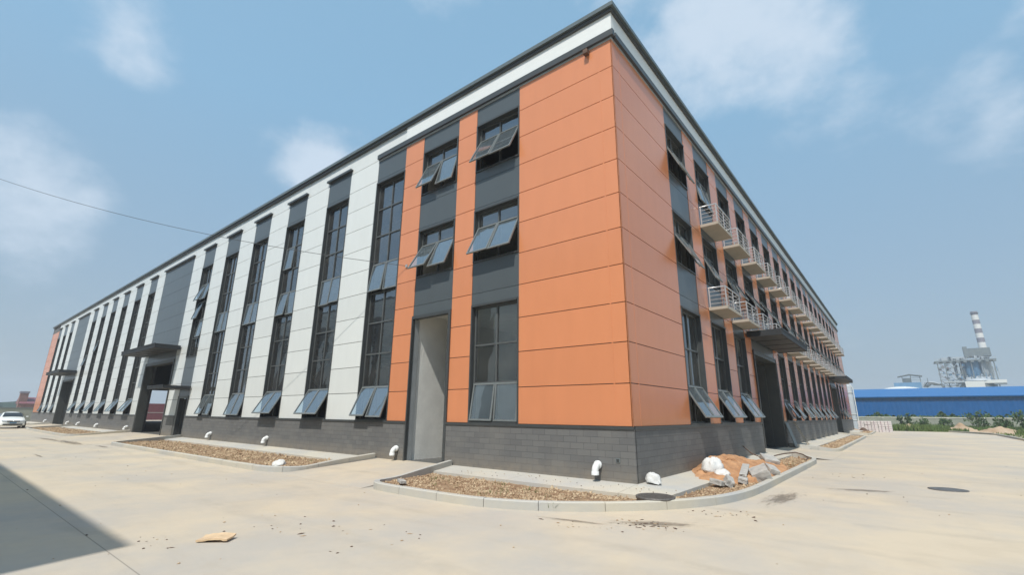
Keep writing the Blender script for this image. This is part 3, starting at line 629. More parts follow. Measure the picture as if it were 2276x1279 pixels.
def bed(K, extra, cell, nst, name, smin=.02, smax=.055, stones=True):
    poly = [(p.x, p.y) for p in K] + extra
    x0 = min(p[0] for p in poly); x1 = max(p[0] for p in poly); y0 = min(p[1] for p in poly); y1 = max(p[1] for p in poly)
    m = MB(['gravel']); vid = {}
    def hz(x, y): return .075 + .035 * noise.noise(Vector((x * 1.1, y * 1.1, 0))) + .018 * noise.noise(Vector((x * 6, y * 6, 3)))
    def V(i, j):
        if (i, j) not in vid:
            x = x0 + i * cell; y = y0 + j * cell; vid[(i, j)] = len(m.v); m.v.append((x, y, hz(x, y)))
        return vid[(i, j)]
    nx = int((x1 - x0) / cell) + 1; ny = int((y1 - y0) / cell) + 1
    for i in range(nx):
        for j in range(ny):
            if inpoly(x0 + (i + .5) * cell, y0 + (j + .5) * cell, poly): m.f.append((V(i, j), V(i + 1, j), V(i + 1, j + 1), V(i, j + 1))); m.m.append(0); m.sm.append(True)
    tag(m.build(name), kind='structure')
    if not stones: return
    s = MB(['stone']); rr = random.Random(len(name) + nst)
    oc = [(1, 0, 0), (-1, 0, 0), (0, 1, 0), (0, -1, 0), (0, 0, 1), (0, 0, -1)]; fs = [(0, 2, 4), (2, 1, 4), (1, 3, 4), (3, 0, 4), (2, 0, 5), (1, 2, 5), (3, 1, 5), (0, 3, 5)]
    k = 0
    while k < nst:
        x = rr.uniform(x0, x1); y = rr.uniform(y0, y1)
        if not inpoly(x, y, poly): continue
        if noise.noise(Vector((x * .8, y * .8, 9))) < -.18 and rr.random() < .8: k += 1; continue
        k += 1; a = rr.uniform(smin, smax) * (1 if rr.random() < .96 else 1.8); e = Euler((rr.uniform(0, 6), rr.uniform(0, 6), rr.uniform(0, 6))).to_matrix()
        z = hz(x, y) + a * .25
        s.mesh([Vector((x, y, z)) + e @ Vector((v[0] * a * rr.uniform(.7, 1.2), v[1] * a * rr.uniform(.5, 1), v[2] * a * rr.uniform(.4, .8))) for v in oc], fs)
    tag(s.build('gravel'), kind='stuff')
bed(K1, [(.86, 12.1), (.86, -.45), (.5, -.86), (-5.5, -.86)], .07, 7500, 'gravel_bed', .012, .04)
bed(K2, [(-27.2, -.86), (-8.9, -.86)], .12, 7000, 'gravel_bed', .015, .05)
bed(K3, [(-56.4, -.86), (-37.2, -.86)], .3, 2500, 'gravel_bed', .03, .07)
bed(K4, [(.86, 40), (.86, 17.2)], .15, 2500, 'gravel_bed', .02, .06)
bed(K5, [(-83.4, -.86), (-68.5, -.86)], .4, 300, 'gravel_bed', .03, .07)
bed(K6, [(.86, 58.2), (.86, 45.3)], .3, 600, 'gravel_bed', .03, .07)
wd = MB(['grass']); rr = random.Random(91)
for _ in range(46):
    if rr.random() < .5: cx0 = rr.uniform(-4.6, .3); cy0 = rr.uniform(-2.9, -1.2)
    elif rr.random() < .6: cx0 = rr.uniform(-25, -10); cy0 = rr.uniform(-3.1, -1.2)
    else: cx0 = rr.uniform(1.0, 1.75); cy0 = rr.uniform(.5, 11)
    for _k in range(rr.randint(5, 14)):
        a = rr.uniform(0, 6.28); h = rr.uniform(.03, .11); x = cx0 + rr.gauss(0, .04); y = cy0 + rr.gauss(0, .04); w_ = .006
        wd.face([(x - w_ * math.cos(a), y - w_ * math.sin(a), .06), (x + w_ * math.cos(a), y + w_ * math.sin(a), .06), (x + rr.gauss(0, .05), y + rr.gauss(0, .05), .08 + h)])
tag(wd.build('weeds'), kind='stuff')
# grit, twigs and crumbs lying on the road
s = MB(['stone', 'rust']); rr = random.Random(11)
oc = [(1, 0, 0), (-1, 0, 0), (0, 1, 0), (0, -1, 0), (0, 0, 1), (0, 0, -1)]; ofs = [(0, 2, 4), (2, 1, 4), (1, 3, 4), (3, 0, 4), (2, 0, 5), (1, 2, 5), (3, 1, 5), (0, 3, 5)]
def crumb(x, y, z, a, m=0, flat=.5, el=1.):
    e = Euler((0, 0, rr.uniform(0, 6))).to_matrix(); s.mesh([Vector((x, y, z + a * flat * .5)) + e @ Vector((v[0] * a * el, v[1] * a * rr.uniform(.5, 1), v[2] * a * flat)) for v in oc], ofs, m)
for _ in range(420):
    x = rr.uniform(-22, 11); y = rr.uniform(-9, 14)
    if (y > -3.5 and x < 2.1): continue
    crumb(x, y, 0, rr.uniform(.006, .022), rr.choice([0, 0, 1]))
for cx0, cy0, n, sp_ in ((1.25, -2.5, 50, .25), (.55, -3.1, 16, .3), (1.9, -.9, 22, .35), (-2.9, -6.2, 14, .5), (-1.6, -5.6, 16, .7), (3.0, 7.2, 14, .5), (-3.0, -7.5, 12, .3)):
    for _ in range(n): crumb(rr.gauss(cx0, sp_), rr.gauss(cy0, sp_ * .6), 0, rr.uniform(.008, .03), 1 if rr.random() < .6 else 0, .35, rr.choice([1, 1, 2.2]))
for _ in range(60): crumb(rr.uniform(-4.5, 1.0), rr.uniform(-1.0, -.1), .2, rr.uniform(.008, .022), rr.choice([0, 1]))
tag(s.build('road_grit'), kind='stuff')

mm_, t, b = newmat('mud_film'); n = t.nodes; l = t.links; b.inputs['Base Color'].default_value = (.17, .135, .10, 1); b.inputs['Roughness'].default_value = .7
c = n.new('ShaderNodeTexCoord'); uvn = n.new('ShaderNodeVectorMath'); uvn.operation = 'LENGTH'; l.new(c.outputs['Object'], uvn.inputs[0])
z = n.new('ShaderNodeTexNoise'); z.inputs['Scale'].default_value = 3.2; z.inputs['Detail'].default_value = 9; z.inputs['Roughness'].default_value = .7; l.new(c.outputs['Object'], z.inputs['Vector'])
a1 = n.new('ShaderNodeMath'); a1.operation = 'MULTIPLY_ADD'; l.new(uvn.outputs['Value'], a1.inputs[0]); a1.inputs[1].default_value = -.42; l.new(z.outputs[0], a1.inputs[2])
r1 = n.new('ShaderNodeMapRange'); r1.inputs['From Min'].default_value = .20; r1.inputs['From Max'].default_value = .42; r1.inputs['To Max'].default_value = .5; l.new(a1.outputs[0], r1.inputs['Value']); l.new(r1.outputs[0], b.inputs['Alpha']); MT['mud'] = mm_
for i, (x, y, sx, sy, rz) in enumerate([(-29.5, -4.35, 4.5, .55, .02), (-34, -4.6, 4.0, .35, .05), (-20.2, -6.6, 1.6, .10, .0), (-24.5, -3.95, 1.6, .22, 0), (1.35, -2.35, .9, .30, .6), (.3, -3.0, .8, .12, .2), (2.4, 1.6, .35, 1.6, -.1), (3.6, 4.0, .9, .3, .4)]):
    q = MB(['mud']); q.face([(-1.1, -1.1, 0), (1.1, -1.1, 0), (1.1, 1.1, 0), (-1.1, 1.1, 0)]); o = q.build('mud', loc=(x, y, .004 + .0006 * i), rot=(0, 0, rz)); o.scale = (sx, sy, 1); tag(o, kind='structure')
# ------------------------------------------------------------------ drain elbows
def elbow():
    e = empty('drain_elbow'); m = MB(['pvc', 'bore_shade']); r = .075; br = .13
    pts = [(0, .03, .52), (0, -.05, .52)] + [(0, -.05 - br * math.sin(t), .52 - br * (1 - math.cos(t))) for t in [R(a) for a in range(15, 91, 15)]] + [(0, -.05 - br, .32)]
    m.tube(pts, r, 0, 16, cap=False); m.lathe((0, -.05 - br, .32), [(.083, 0), (.083, .07), (.076, .075)], 0, 16); m.lathe((0, -.05 - br, .32), [(.083, .0), (.066, 0), (.066, .03)], 0, 16); m.lathe((0, -.05 - br, .33), [(.066, .0), (.001, .001)], 1, 16)  # dark disc across the mouth paints the shade inside the pipe
    m.build('bend', e); q = MB(['pvc']); q.lathe((0, 0, 0), [(.09, 0), (.09, .05), (.075, .052)], 0, 16); q.v = [(v[0], -.03 - v[2], .52 + v[1]) for v in q.v]; q.build('collar', e)
    return e
el = [(-.85, 'by the grey plinth corner below the widest orange wall'), (-7.95, 'at the left jamb of the tall open doorway'), (-16.75, 'on the plinth between the third and fourth white-wall sash windows'), (-23.0, 'nearest the small side door, right of its canopy'), (-38.3, 'just left of the big open gateway'), (-47.0, 'midway along the plinth left of the big gateway'), (-54.0, 'on the plinth left of the big gateway, farther along'), (-58.8, 'just right of the farthest gateway'), (-71.5, 'left of the farthest gateway near the white car')]
e0 = elbow(); allc = list(e0.children)
for i, (x, t) in enumerate(el):
    if i == 0: e = e0; 
    else:
        e = e0.copy(); COL.objects.link(e)
        for ch in allc: cp(ch, e)
    e.location = (x, -.035, 0.02 if x != -.85 else .02); tag(e, 'white plastic drain elbow ' + t, 'drain pipe', 'white drain elbows along the plinth')

# ------------------------------------------------------------------ sand heap, sacks, rubble
def blob(name, c, sx, sy, sz, mt, seed, sub=4, amp=.25, fr=2., flat=True, label=None, cat=None, group=None):
    b = bmesh.new(); bmesh.ops.create_icosphere(b, subdivisions=sub, radius=1)
    for v in b.verts:
        n_ = noise.noise(v.co * fr + Vector((seed, 0, 0))) * amp + noise.noise(v.co * fr * 3 + Vector((seed, 4, 0))) * amp * .35
        v.co *= 1 + n_
        v.co = Vector((v.co.x * sx, v.co.y * sy, max(v.co.z, -.25 if flat else -9) * sz))
    for f_ in b.faces: f_.smooth = True
    me = bpy.data.meshes.new(name); b.to_mesh(me); b.free(); me.materials.append(MT[mt]); o = bpy.data.objects.new(name, me); COL.objects.link(o); o.location = c
    if label: tag(o, label, cat, group)
    return o
# sand heap as a height field leaning on the plinth
def heap(name, cx0, cy0, rx_, ry_, h, mt, seed, z0=.1, clipx=None, n=56, pk=(0, 0), **k):
    m = MB([mt]); 
    for j in range(n + 1):
        for i in range(n + 1):
            u = -1 + 2 * i / n; v = -1 + 2 * j / n; x = cx0 + u * rx_; y = cy0 + v * ry_
            r_ = math.hypot(u - pk[0] * (1 - abs(u)), v - pk[1] * (1 - abs(v))); e_ = max(0, 1 - math.hypot(u, v) ** 1.6); pkd = math.exp(-2.2 * ((u - pk[0])**2 + (v - pk[1])**2))
            z = z0 + h * e_ * (.35 + .65 * pkd) * (1 + .35 * noise.noise(Vector((x * 1.9, y * 1.9, seed)))) + .10 * h * noise.noise(Vector((x * 3.5, y * 3.5, seed + 3))) * (1 if e_ > 0 else 0) + .08 * h * noise.noise(Vector((x * 7, y * 7, seed))) * (1 if e_ > 0 else 0) - (0.12 if e_ <= 0 else 0)
            if clipx is not None and x < clipx: x = clipx
            m.v.append((x, y, z))
    for j in range(n):
        for i in range(n): a = j * (n + 1) + i; m.f.append((a, a + 1, a + n + 2, a + n + 1)); m.m.append(0); m.sm.append(True)
    return tag(m.build(name), **k)
heap('sand_heap', .75, 5.2, 1.05, 3.2, .52, 'sand', 3, z0=.14, clipx=.037, pk=(-.55, -.25), n=90, label='heap of orange sand piled against the right-hand plinth, behind white sacks', cat='sand heap')
s = MB(['sand']); rr = random.Random(77)
for _ in range(2200):
    y = rr.gauss(5.3, 1.5); x = abs(rr.gauss(.3, .55)) + .06
    if x > 1.75 or y < 2.9 or y > 9.5: continue
    u = (x - .75) / 1.05; v = (y - 5.2) / 3.2; e_ = max(0, 1 - math.hypot(u, v) ** 1.6); z = .12 + .52 * e_ * (.35 + .65 * math.exp(-2.2 * ((u + .55)**2 + (v + .25)**2)))
    crumb(x, y, z - .02, rr.uniform(.015, .05), 0, .7)
tag(s.build('earth_clods'), kind='stuff')
def sack(name, c, sx, sy, sz, rz, seed, label):
    b = bmesh.new(); bmesh.ops.create_cube(b, size=2); bmesh.ops.subdivide_edges(b, edges=b.edges, cuts=9, use_grid_fill=True)
    for v in b.verts:
        p = v.co; r_ = (abs(p.x)**3 + abs(p.y)**3 + abs(p.z)**3) ** (1 / 3); p = p / max(r_, .01)
        fold = .22 * noise.noise(p * 1.6 + Vector((seed, 0, 0))) - .20 * abs(noise.noise(p * 3.2 + Vector((seed, 2, 0)))) + .07 * noise.noise(p * 8 + Vector((seed, 2, 0)))
        p = p * (1 + fold); pinch = 1 - .5 * max(0, p.x - .3) - .35 * max(0, p.z); v.co = Vector((p.x * sx * (1 - .3 * max(0, p.z)), p.y * sy * pinch, max(p.z * sz * 1.15, -.5 * sz)))
    for f_ in b.faces: f_.smooth = True
    me = bpy.data.meshes.new(name); b.to_mesh(me); b.free(); me.materials.append(MT['bag']); o = bpy.data.objects.new(name, me); COL.objects.link(o); o.location = c; o.rotation_euler = (0, R(-12), rz)
    return tag(o, label, 'sack', 'white sacks lying about')
sack('sack', (.62, 3.15, .37), .29, .21, .19, R(60), 5, 'full white woven sack leaning on the front of the orange sand heap')
sack('sack', (.90, 2.85, .24), .20, .14, .10, R(20), 9, 'crumpled small white sack lying in front of the full sack')
sack('sack', (.24, .30, .29), .17, .12, .12, R(200), 14, 'white cloth sack crumpled at the foot of the plinth corner')
sack('sack', (-9.4, -3.0, .19), .20, .13, .10, R(30), 22, 'whitish crumpled sack lying on gravel behind the left kerb bend')
def chunk(c, sx, sy, sz, rot, seed, label, name='concrete_block', mt='block', group='broken concrete pieces in the gravel'):
    b = bmesh.new(); bmesh.ops.create_cube(b, size=1); bmesh.ops.subdivide_edges(b, edges=b.edges, cuts=3, use_grid_fill=True)
    for v in b.verts: v.co += Vector([.07 * noise.noise(v.co * 2.2 + Vector((seed + q * 7, 0, 0))) for q in range(3)]); v.co = Vector((v.co.x * sx, v.co.y * sy, v.co.z * sz))
    me = bpy.data.meshes.new(name); b.to_mesh(me); b.free(); me.materials.append(MT[mt]); o = bpy.data.objects.new(name, me); COL.objects.link(o); o.location = c; o.rotation_euler = [R(a) for a in rot]
    bv = o.modifiers.new('b', 'BEVEL'); bv.width = .012; bv.segments = 1
    return tag(o, label, 'rubble', group)
chunk((1.12, 7.2, .30), .42, .55, .17, (14, 10, 30), 1, 'pale square concrete block tilted at the far end of the sand heap')
chunk((1.62, 3.55, .22), .40, .50, .30, (12, -24, 15), 2, 'largest grey concrete block resting against the inside of the kerb')
chunk((1.66, 4.55, .22), .26, .36, .24, (20, 18, 40), 3, 'small squarish concrete block just beyond the largest one')
chunk((1.32, 1.90, .20), .16, .42, .16, (10, 32, 25), 4, 'pointed grey concrete shard nearest the bend of the kerb')
chunk((1.12, 1.75, .17), .20, .30, .12, (5, 10, 70), 5, 'low brownish concrete lump beside the pointed shard')
chunk((1.45, 2.55, .17), .20, .28, .13, (0, 12, 10), 6, 'flat pale concrete lump between the shard and the largest block')
chunk((1.25, 3.6, .30), .16, 1.3, .045, (6, 6, 10), 8, 'broken stone slab strip lying along the front of the sand heap')
chunk((-4.3, -2.7, .15), .14, .26, .06, (5, 6, 70), 12, 'flat grey stone lying in brown soil at the left kerb end')
q = MB(['rust']); q.tube([(.15, 8.2, .62), (.45, 8.0, .40), (.95, 8.1, .20), (1.1, 8.3, .14)], .018, n=8); tag(q.build('steel_bar'), 'short dark rusty bar sticking out beside the sand heap', 'steel bar')
q = MB(['rust']); q.tube([(.7, 8.9, .24), (1.0, 10.4, .30), (1.2, 11.3, .30), (1.5, 11.0, .26), (1.78, 10.0, .22), (1.82, 9.2, .2)], .02, n=8); tag(q.build('bent_bar'), 'long bent dark bar looping over gravel near the gate path', 'steel bar')
# manholes
m = MB(['iron']); mcx, mcy = .79, -.95; m.lathe((mcx, mcy, 0), [(.33, .11), (.35, .145), (.35, .17), (.335, .178), (.32, .175), (.31, .170), (.0, .170)], 0, 48)
for i in range(-4, 5):
    hw = math.sqrt(max(0, .30**2 - (i * .062)**2)); m.box(mcx - hw, mcx + hw, mcy + i * .062 - .01, mcy + i * .062 + .01, .168, .176)
tag(m.build('manhole_cover'), 'raised dark iron manhole cover in the gravel at the kerb bend', 'manhole cover')
m = MB(['iron']); m.lathe((5.1, 5.5, 0), [(.36, .0), (.36, .012), (.31, .014), (0, .012)], 0, 40); tag(m.build('manhole_cover'), 'flat round manhole cover set in the concrete road on the right', 'manhole cover')
# cardboard
b = bmesh.new(); bmesh.ops.create_grid(b, x_segments=10, y_segments=6, size=1)
for v in b.verts: x, y = v.co.x, v.co.y; v.co = Vector((x * .19, y * .115 + .01 * noise.noise(Vector((x * 4, 1, 2))), .03 + .012 * math.sin(x * 2 + 1) + .03 * max(0, y - .4) + .010 * noise.noise(Vector((x * 3, y * 3, 0)))))
me = bpy.data.meshes.new('cardboard_piece'); b.to_mesh(me); b.free(); me.materials.append(MT['card']); o = bpy.data.objects.new('cardboard_piece', me); COL.objects.link(o); o.location = (-2.58, -7.02, 0); o.rotation_euler = (0, 0, R(42)); sd = o.modifiers.new('s', 'SOLIDIFY'); sd.thickness = .022; sd.offset = 0
tag(o, 'torn piece of tan cardboard lying on the concrete road', 'cardboard')
# leaning things by the gate
q = MB(['mgrey', 'dark']); q.mesh([(.36, 16.78, .2), (.36, 17.45, .2), (.065, 17.45, 1.3), (.065, 16.78, 1.3), (.40, 16.78, .2), (.40, 17.45, .2), (.105, 17.45, 1.3), (.105, 16.78, 1.3)], [(0, 3, 2, 1), (4, 5, 6, 7), (0, 1, 5, 4), (1, 2, 6, 5), (2, 3, 7, 6), (3, 0, 4, 7)]); tag(q.build('leaning_panel', recalc=True), 'grey sheet panel leaning on the plinth beside the right-hand gateway', 'panel')
la = empty('ladder', (.55, 19.3, .2), label='short pale ladder leaning against the plinth beyond the gateway', cat='ladder')
for yy in (0, .42):
    q = MB(['wood']); q.box(-.02, .02, yy - .02, yy + .02, 0, 1.25); q.build('side_rail', la, rot=(0, R(-24), 0))
q0 = None
for i in range(4):
    q = MB(['wood']); q.box(-.012, .012, .02, .40, .2 + i * .27, .23 + i * .27)
    if q0 is None: q0 = q.build('rung', la, rot=(0, R(-24), 0))
    else:
        c_ = q0.copy(); COL.objects.link(c_); c_.parent = la; c_.location = (math.sin(R(-24)) * .27 * i, 0, math.cos(R(24)) * .27 * i)

# ------------------------------------------------------------------ overhead cable
A = Vector((-25.45, -9.54, 11.68)); Wp = Vector((-8.13, -.03, 6.59)); pts = []
for i in range(61):
    t = -1.1 + 2.1 * i / 60; p = A.lerp(Wp, t); p.z -= .45 * 4 * t * (1 - t); pts.append(p)
q = MB(['cable', 'jamb']); q.tube(pts, .009, 0, 6); q.box(-8.17, -8.09, -.05, 0, 6.54, 6.64, 1); tag(q.build('overhead_cable'), 'thin dark overhead cable sagging across the sky to the orange wall', 'cable')
pe = pts[0]
po = empty('utility_pole', (pe.x, pe.y, 0), label='concrete utility pole out at the far left carrying the thin overhead cable', cat='pole'); q = MB(['kerb']); q.tube([(0, 0, 0), (0, 0, pe.z + .4)], [.17, .1], n=12); q.build('shaft', po); q = MB(['rust']); q.box(-.7, .7, -.05, .05, pe.z - .06, pe.z - .0); q.build('cross_arm', po)

# ------------------------------------------------------------------ white car (front towards +X)
def car():
    e = empty('parked_car', (-57.6, -3.95, 0), label='white saloon car facing the viewer at the far left of the building', cat='car')
    # body cross sections along length; x: 0 front -> -4.4 rear ; (x, half width, z bottom, z shoulder, z top, half roof)
    sec = [(0.0, .62, .28, .52, .60, .50), (-.10, .74, .22, .58, .72, .60), (-.35, .82, .20, .66, .82, .68), (-.75, .86, .20, .74, .90, .72), (-1.10, .87, .20, .80, .96, .74), (-1.30, .87, .20, .84, 1.0, .73),
           (-2.0, .88, .20, .88, 1.40, .60), (-2.3, .88, .20, .89, 1.46, .58), (-3.0, .88, .20, .90, 1.46, .57), (-3.5, .88, .20, .92, 1.36, .58), (-4.0, .86, .22, .94, 1.05, .66), (-4.35, .80, .26, .90, 1.0, .62), (-4.42, .70, .32, .70, .8, .6)]
    vs = []; fs = []; K = 12
    for (x, hw, zb, zs, zt, hr) in sec:
        h = [(hw * .92, zb), (hw, zb + .12), (hw * 1.0, (zb + zs) / 2), (hw * .985, zs), (hr * 1.03, zs + (zt - zs) * .82 if zt - zs > .2 else zs + (zt - zs) * .6), (hr * .75, zt)]
        vs += [(x, -a, z) for a, z in h] + [(x, a, z) for a, z in reversed(h)]
    for i in range(len(sec) - 1):
        for k in range(K): fs.append((i * K + k, i * K + (k + 1) % K, (i + 1) * K + (k + 1) % K, (i + 1) * K + k))
    fs += [tuple(range(K)), tuple(reversed(range((len(sec) - 1) * K, len(sec) * K)))]
    m = MB(['carp']); m.mesh(vs, fs, 0, True); b = m.build('body', e, recalc=True); 
    b.modifiers.new('s', 'SUBSURF').levels = 2; b.modifiers['s'].render_levels = 2
    g = MB(['carg']); g.face([(-1.36, -.68, 1.0), (-1.36, .68, 1.0), (-1.93, .54, 1.345), (-1.93, -.54, 1.345)]); g.face([(-1.35, -.64, 1.03), (-1.35, .64, 1.03), (-1.92, .52, 1.37), (-1.92, -.52, 1.37)]); 
    g.v = [(v[0] + .05, v[1], v[2] + .02) for v in g.v]; g.build('windscreen', e)
    for s_ in (-1, 1):
        g = MB(['carg']); g.face([(-1.75, s_ * .80, .99), (-2.25, s_ * .655, 1.34), (-3.4, s_ * .65, 1.30), (-3.75, s_ * .80, 1.0)]); g.build('side_window', e)
        h = MB(['lampg', 'black']); h.mesh([(-.03, s_ * .38, .62), (-.12, s_ * .70, .64), (-.16, s_ * .76, .72), (-.13, s_ * .40, .71), (-.2, s_ * .38, .62), (-.3, s_ * .70, .64), (-.3, s_ * .76, .72), (-.3, s_ * .40, .71)], [(0, 1, 2, 3), (4, 7, 6, 5), (0, 4, 5, 1), (2, 6, 7, 3), (1, 5, 6, 2), (0, 3, 7, 4)]); h.v = [(v[0] + .06, v[1], v[2]) for v in h.v]; h.build('headlight', e, recalc=True)
        mm = MB(['carp', 'black']); mm.box(-1.55, -1.40, s_ * .88, s_ * 1.04, .98, 1.10, 0); mm.box(-1.5, -1.46, s_ * .82, s_ * .88, .98, 1.02, 1); mm.build('mirror', e, bevel=.03)
    g = MB(['black', 'chrome']); g.box(-.06, .035, -.40, .40, .60, .70, 0); g.box(.035, .045, -.40, .40, .69, .70, 1); g.box(.035, .045, -.40, .40, .645, .655, 1); g.build('grille', e)
    g = MB(['chrome']); g.lathe((0, 0, 0), [(.06, 0), (.06, .02), (.045, .02), (.045, 0)], 0, 20); g.box(-.004, .004, -.045, .045, .0, .018); g.v = [(.045 + v[2], v[1], .66 + v[0]) for v in g.v]; g.build('emblem', e)
    g = MB(['black']); g.box(-.06, .02, -.62, .62, .30, .42); g.build('lower_grille', e, bevel=.01); g = MB(['pblue']); g.box(.03, .045, -.22, .22, .46, .56); g.build('number_plate', e)
    for x in (-.82, -3.5):
        for s_ in (-1, 1):
            wl = MB(['black']); wl.lathe((0, 0, 0), [(.2, -.1), (.31, -.1), (.32, -.06), (.32, .06), (.31, .1), (.2, .1)], 0, 28); wl.v = [(x + v[0], s_ * .80 + v[2], .32 + v[1]) for v in wl.v]; wo = wl.build('wheel', e, recalc=True)
            rm = MB(['chrome']); rm.lathe((0, 0, 0), [(.21, .09), (.18, .06), (.0, .08)], 0, 28); rm.v = [(x + v[0], s_ * (.80 + v[2]), .32 + v[1]) for v in rm.v]; rm.build('rim', wo, recalc=True)
    return e
car()
# motorcycle parked inside the big gateway
mo = empty('motorcycle', (-34.0, 1.3, .19), R(-35), label='dark motorcycle standing just inside the big open gateway', cat='motorcycle')
for x in (-.62, .62):
    q = MB(['black']); q.lathe((0, 0, 0), [(.22, -.05), (.29, -.05), (.31, 0), (.29, .05), (.22, .05), (.22, -.05)], 0, 24); q.v = [(x + v[0], v[2], .31 + v[1]) for v in q.v]; wo = q.build('wheel', mo, recalc=True)
    q = MB(['engine']); q.lathe((0, 0, 0), [(.05, -.06), (.05, .06)], 0, 12)
    for k in range(8): q.tube([(0, 0, 0), (.22 * math.cos(k * .785), .22 * math.sin(k * .785), 0)], .008, n=5)
    q.v = [(x + v[0], v[2], .31 + v[1]) for v in q.v]; q.build('spokes', wo)
q = MB(['engine', 'black']); q.tube([(.62, 0, .31), (.42, 0, .85), (.38, 0, 1.0)], .03, 0); q.tube([(-.62, .08, .31), (-.1, .08, .4), (.3, 0, .8)], .03, 0); q.box(-.2, .2, -.13, .13, .28, .55, 0); q.build('frame', mo, bevel=.02)
q = MB(['maroon']); q.mesh([(-.05, -.12, .72), (.32, -.13, .74), (.36, .13, .74), (-.05, .12, .72), (-.02, -.09, .9), (.28, -.1, .95), (.3, .1, .95), (-.02, .09, .9)], [(0, 3, 2, 1), (4, 5, 6, 7), (0, 1, 5, 4), (1, 2, 6, 5), (2, 3, 7, 6), (3, 0, 4, 7)]); q.build('fuel_tank', mo, bevel=.04)
q = MB(['black']); q.box(-.72, -.03, -.13, .13, .74, .84); q.build('seat', mo, bevel=.04)
q = MB(['black']); q.tube([(.3, -.36, 1.08), (.38, -.1, 1.02), (.38, .1, 1.02), (.3, .36, 1.08)], .018, 0, 8); q.tube([(.36, -.28, 1.05), (.36, -.32, 1.25)], .008); q.box(.34, .36, -.38, -.27, 1.22, 1.30); q.tube([(.36, .28, 1.05), (.36, .32, 1.25)], .008); q.box(.34, .36, .27, .38, 1.22, 1.30); q.build('handlebar', mo)
q = MB(['pwhite']); q.tube([(.48, 0, .92), (.42, 0, .92)], [.09, .07], n=16); q.build('headlight', mo)
q = MB(['pwhite']); q.tube([(.62, 0, .66), (.85, 0, .58), (.95, 0, .42)], .05, 0, 8); q.build('mudguard', mo)

# ------------------------------------------------------------------ right background
# silos behind the far corner
s0 = None
for i, (x, y, lab) in enumerate([(-1.35, 63.5, 'pale vertical steel tank right behind the far building corner'), (-.4, 66.0, 'narrow pale steel tank nearest the blue shed')]):
    e = empty('steel_tank', (x, y, 0), label=lab, cat='tank', group='pale steel tanks behind the building')
    q = MB(['lgrey']); q.lathe((0, 0, 0), [(.75, 0), (.75, 5.8), (.5, 6.1), (0, 6.2)] if i == 0 else [(.42, 0), (.42, 5.4), (.2, 5.8), (0, 5.85)], 0, 24); q.build('shell', e)
    q = MB(['pwhite']); rr_ = .75 if i == 0 else .42
    for z in (1.2, 1.9, 4.6): q.lathe((0, 0, z), [(rr_ + .02, 0), (rr_ + .08, .04), (rr_ + .02, .08)], 0, 24)
    q.tube([(rr_ + .1, -.2, 0), (rr_ + .1, -.2, 5.2), (rr_ * .5, -.1, 5.8)], .05, 0, 8); q.build('ring', e)
sh = empty('blue_shed', (0, 157, 0), label='very long low blue factory shed with bright blue roof across the field', cat='building')
q = MB(['bluewall']); x0, x1 = -70, 220
n = 580
for i in range(n):
    a = x0 + (x1 - x0) * i / n; b_ = x0 + (x1 - x0) * (i + 1) / n; ya = 0 if i % 2 else -.06; q.face([(a, ya, 0), (b_, -.06 - ya, 0), (b_, -.06 - ya, 7), (a, ya, 7)])
q.box(x0, x1, .1, 60, 0, 6.95); q.build('wall', sh)
q = MB(['blueroof', 'bluewall']); q.mesh([(x0, -.6, 7.02), (x1, -.6, 7.02), (x1, 30, 10.5), (x0, 30, 10.5), (x1, 60, 7.02), (x0, 60, 7.02)], [(0, 1, 2, 3), (3, 2, 4, 5)]); q.box(x0, x1, -.75, -.6, 6.8, 7.06, 1); q.build('roof', sh)
# boundary wall
q = MB(['wallc', 'walltop']); q.box(-8, 160, 90, 90.2, 0, 1.55, 0); q.box(-8, 160, 89.95, 90.25, 1.55, 1.68, 1)
for x in range(-6, 160, 4): q.box(x - .15, x + .15, 89.9, 90.0, 0, 1.55, 0)
tag(q.build('boundary_wall'), 'long low rendered wall with pale coping in front of the blue shed', 'wall')
q = MB(['grass']); q.box(-40, 200, 91, 150, -.05, -.02); 
n = 40; fld = MB(['earth']); 
gr = MB(['grass']); rr = random.Random(21)
for _ in range(42000):
    y = 66 + (rr.random() ** 1.5) * 40; x = rr.uniform(-4, 14 + (y - 60) * 1.3)
    if 89.5 < y < 90.5: continue
    dn = noise.noise(Vector((x * .12, y * .12, 5)))
    if dn < -.3: continue
    h = rr.uniform(.15, .55) * (1 + max(0, dn) * 1.6); a = rr.uniform(0, 6.28); w_ = rr.uniform(.06, .16); dx, dy = math.cos(a) * w_, math.sin(a) * w_
    gr.face([(x - dx, y - dy, -.06), (x + dx, y + dy, -.06), (x + rr.uniform(-.15, .15), y + rr.uniform(-.15, .15), h)])
for _ in range(7000):
    y = rr.uniform(20, 66); x = rr.uniform(11.6, 11.8 + (y - 15) * .9)
    if noise.noise(Vector((x * .2, y * .2, 5))) < -.05: continue
    h = rr.uniform(.08, .32); a = rr.uniform(0, 6.28); w_ = rr.uniform(.04, .1); dx, dy = math.cos(a) * w_, math.sin(a) * w_
    gr.face([(x - dx, y - dy, -.06), (x + dx, y + dy, -.06), (x + rr.uniform(-.1, .1), y + rr.uniform(-.1, .1), h)])
tag(gr.build('grass'), kind='stuff')
fg = MB(['grass']); fg.face([(-30, 68.5, -.045), (150, 68.5, -.045), (220, 156, -.045), (-70, 156, -.045)]); tag(fg.build('field'), kind='structure')
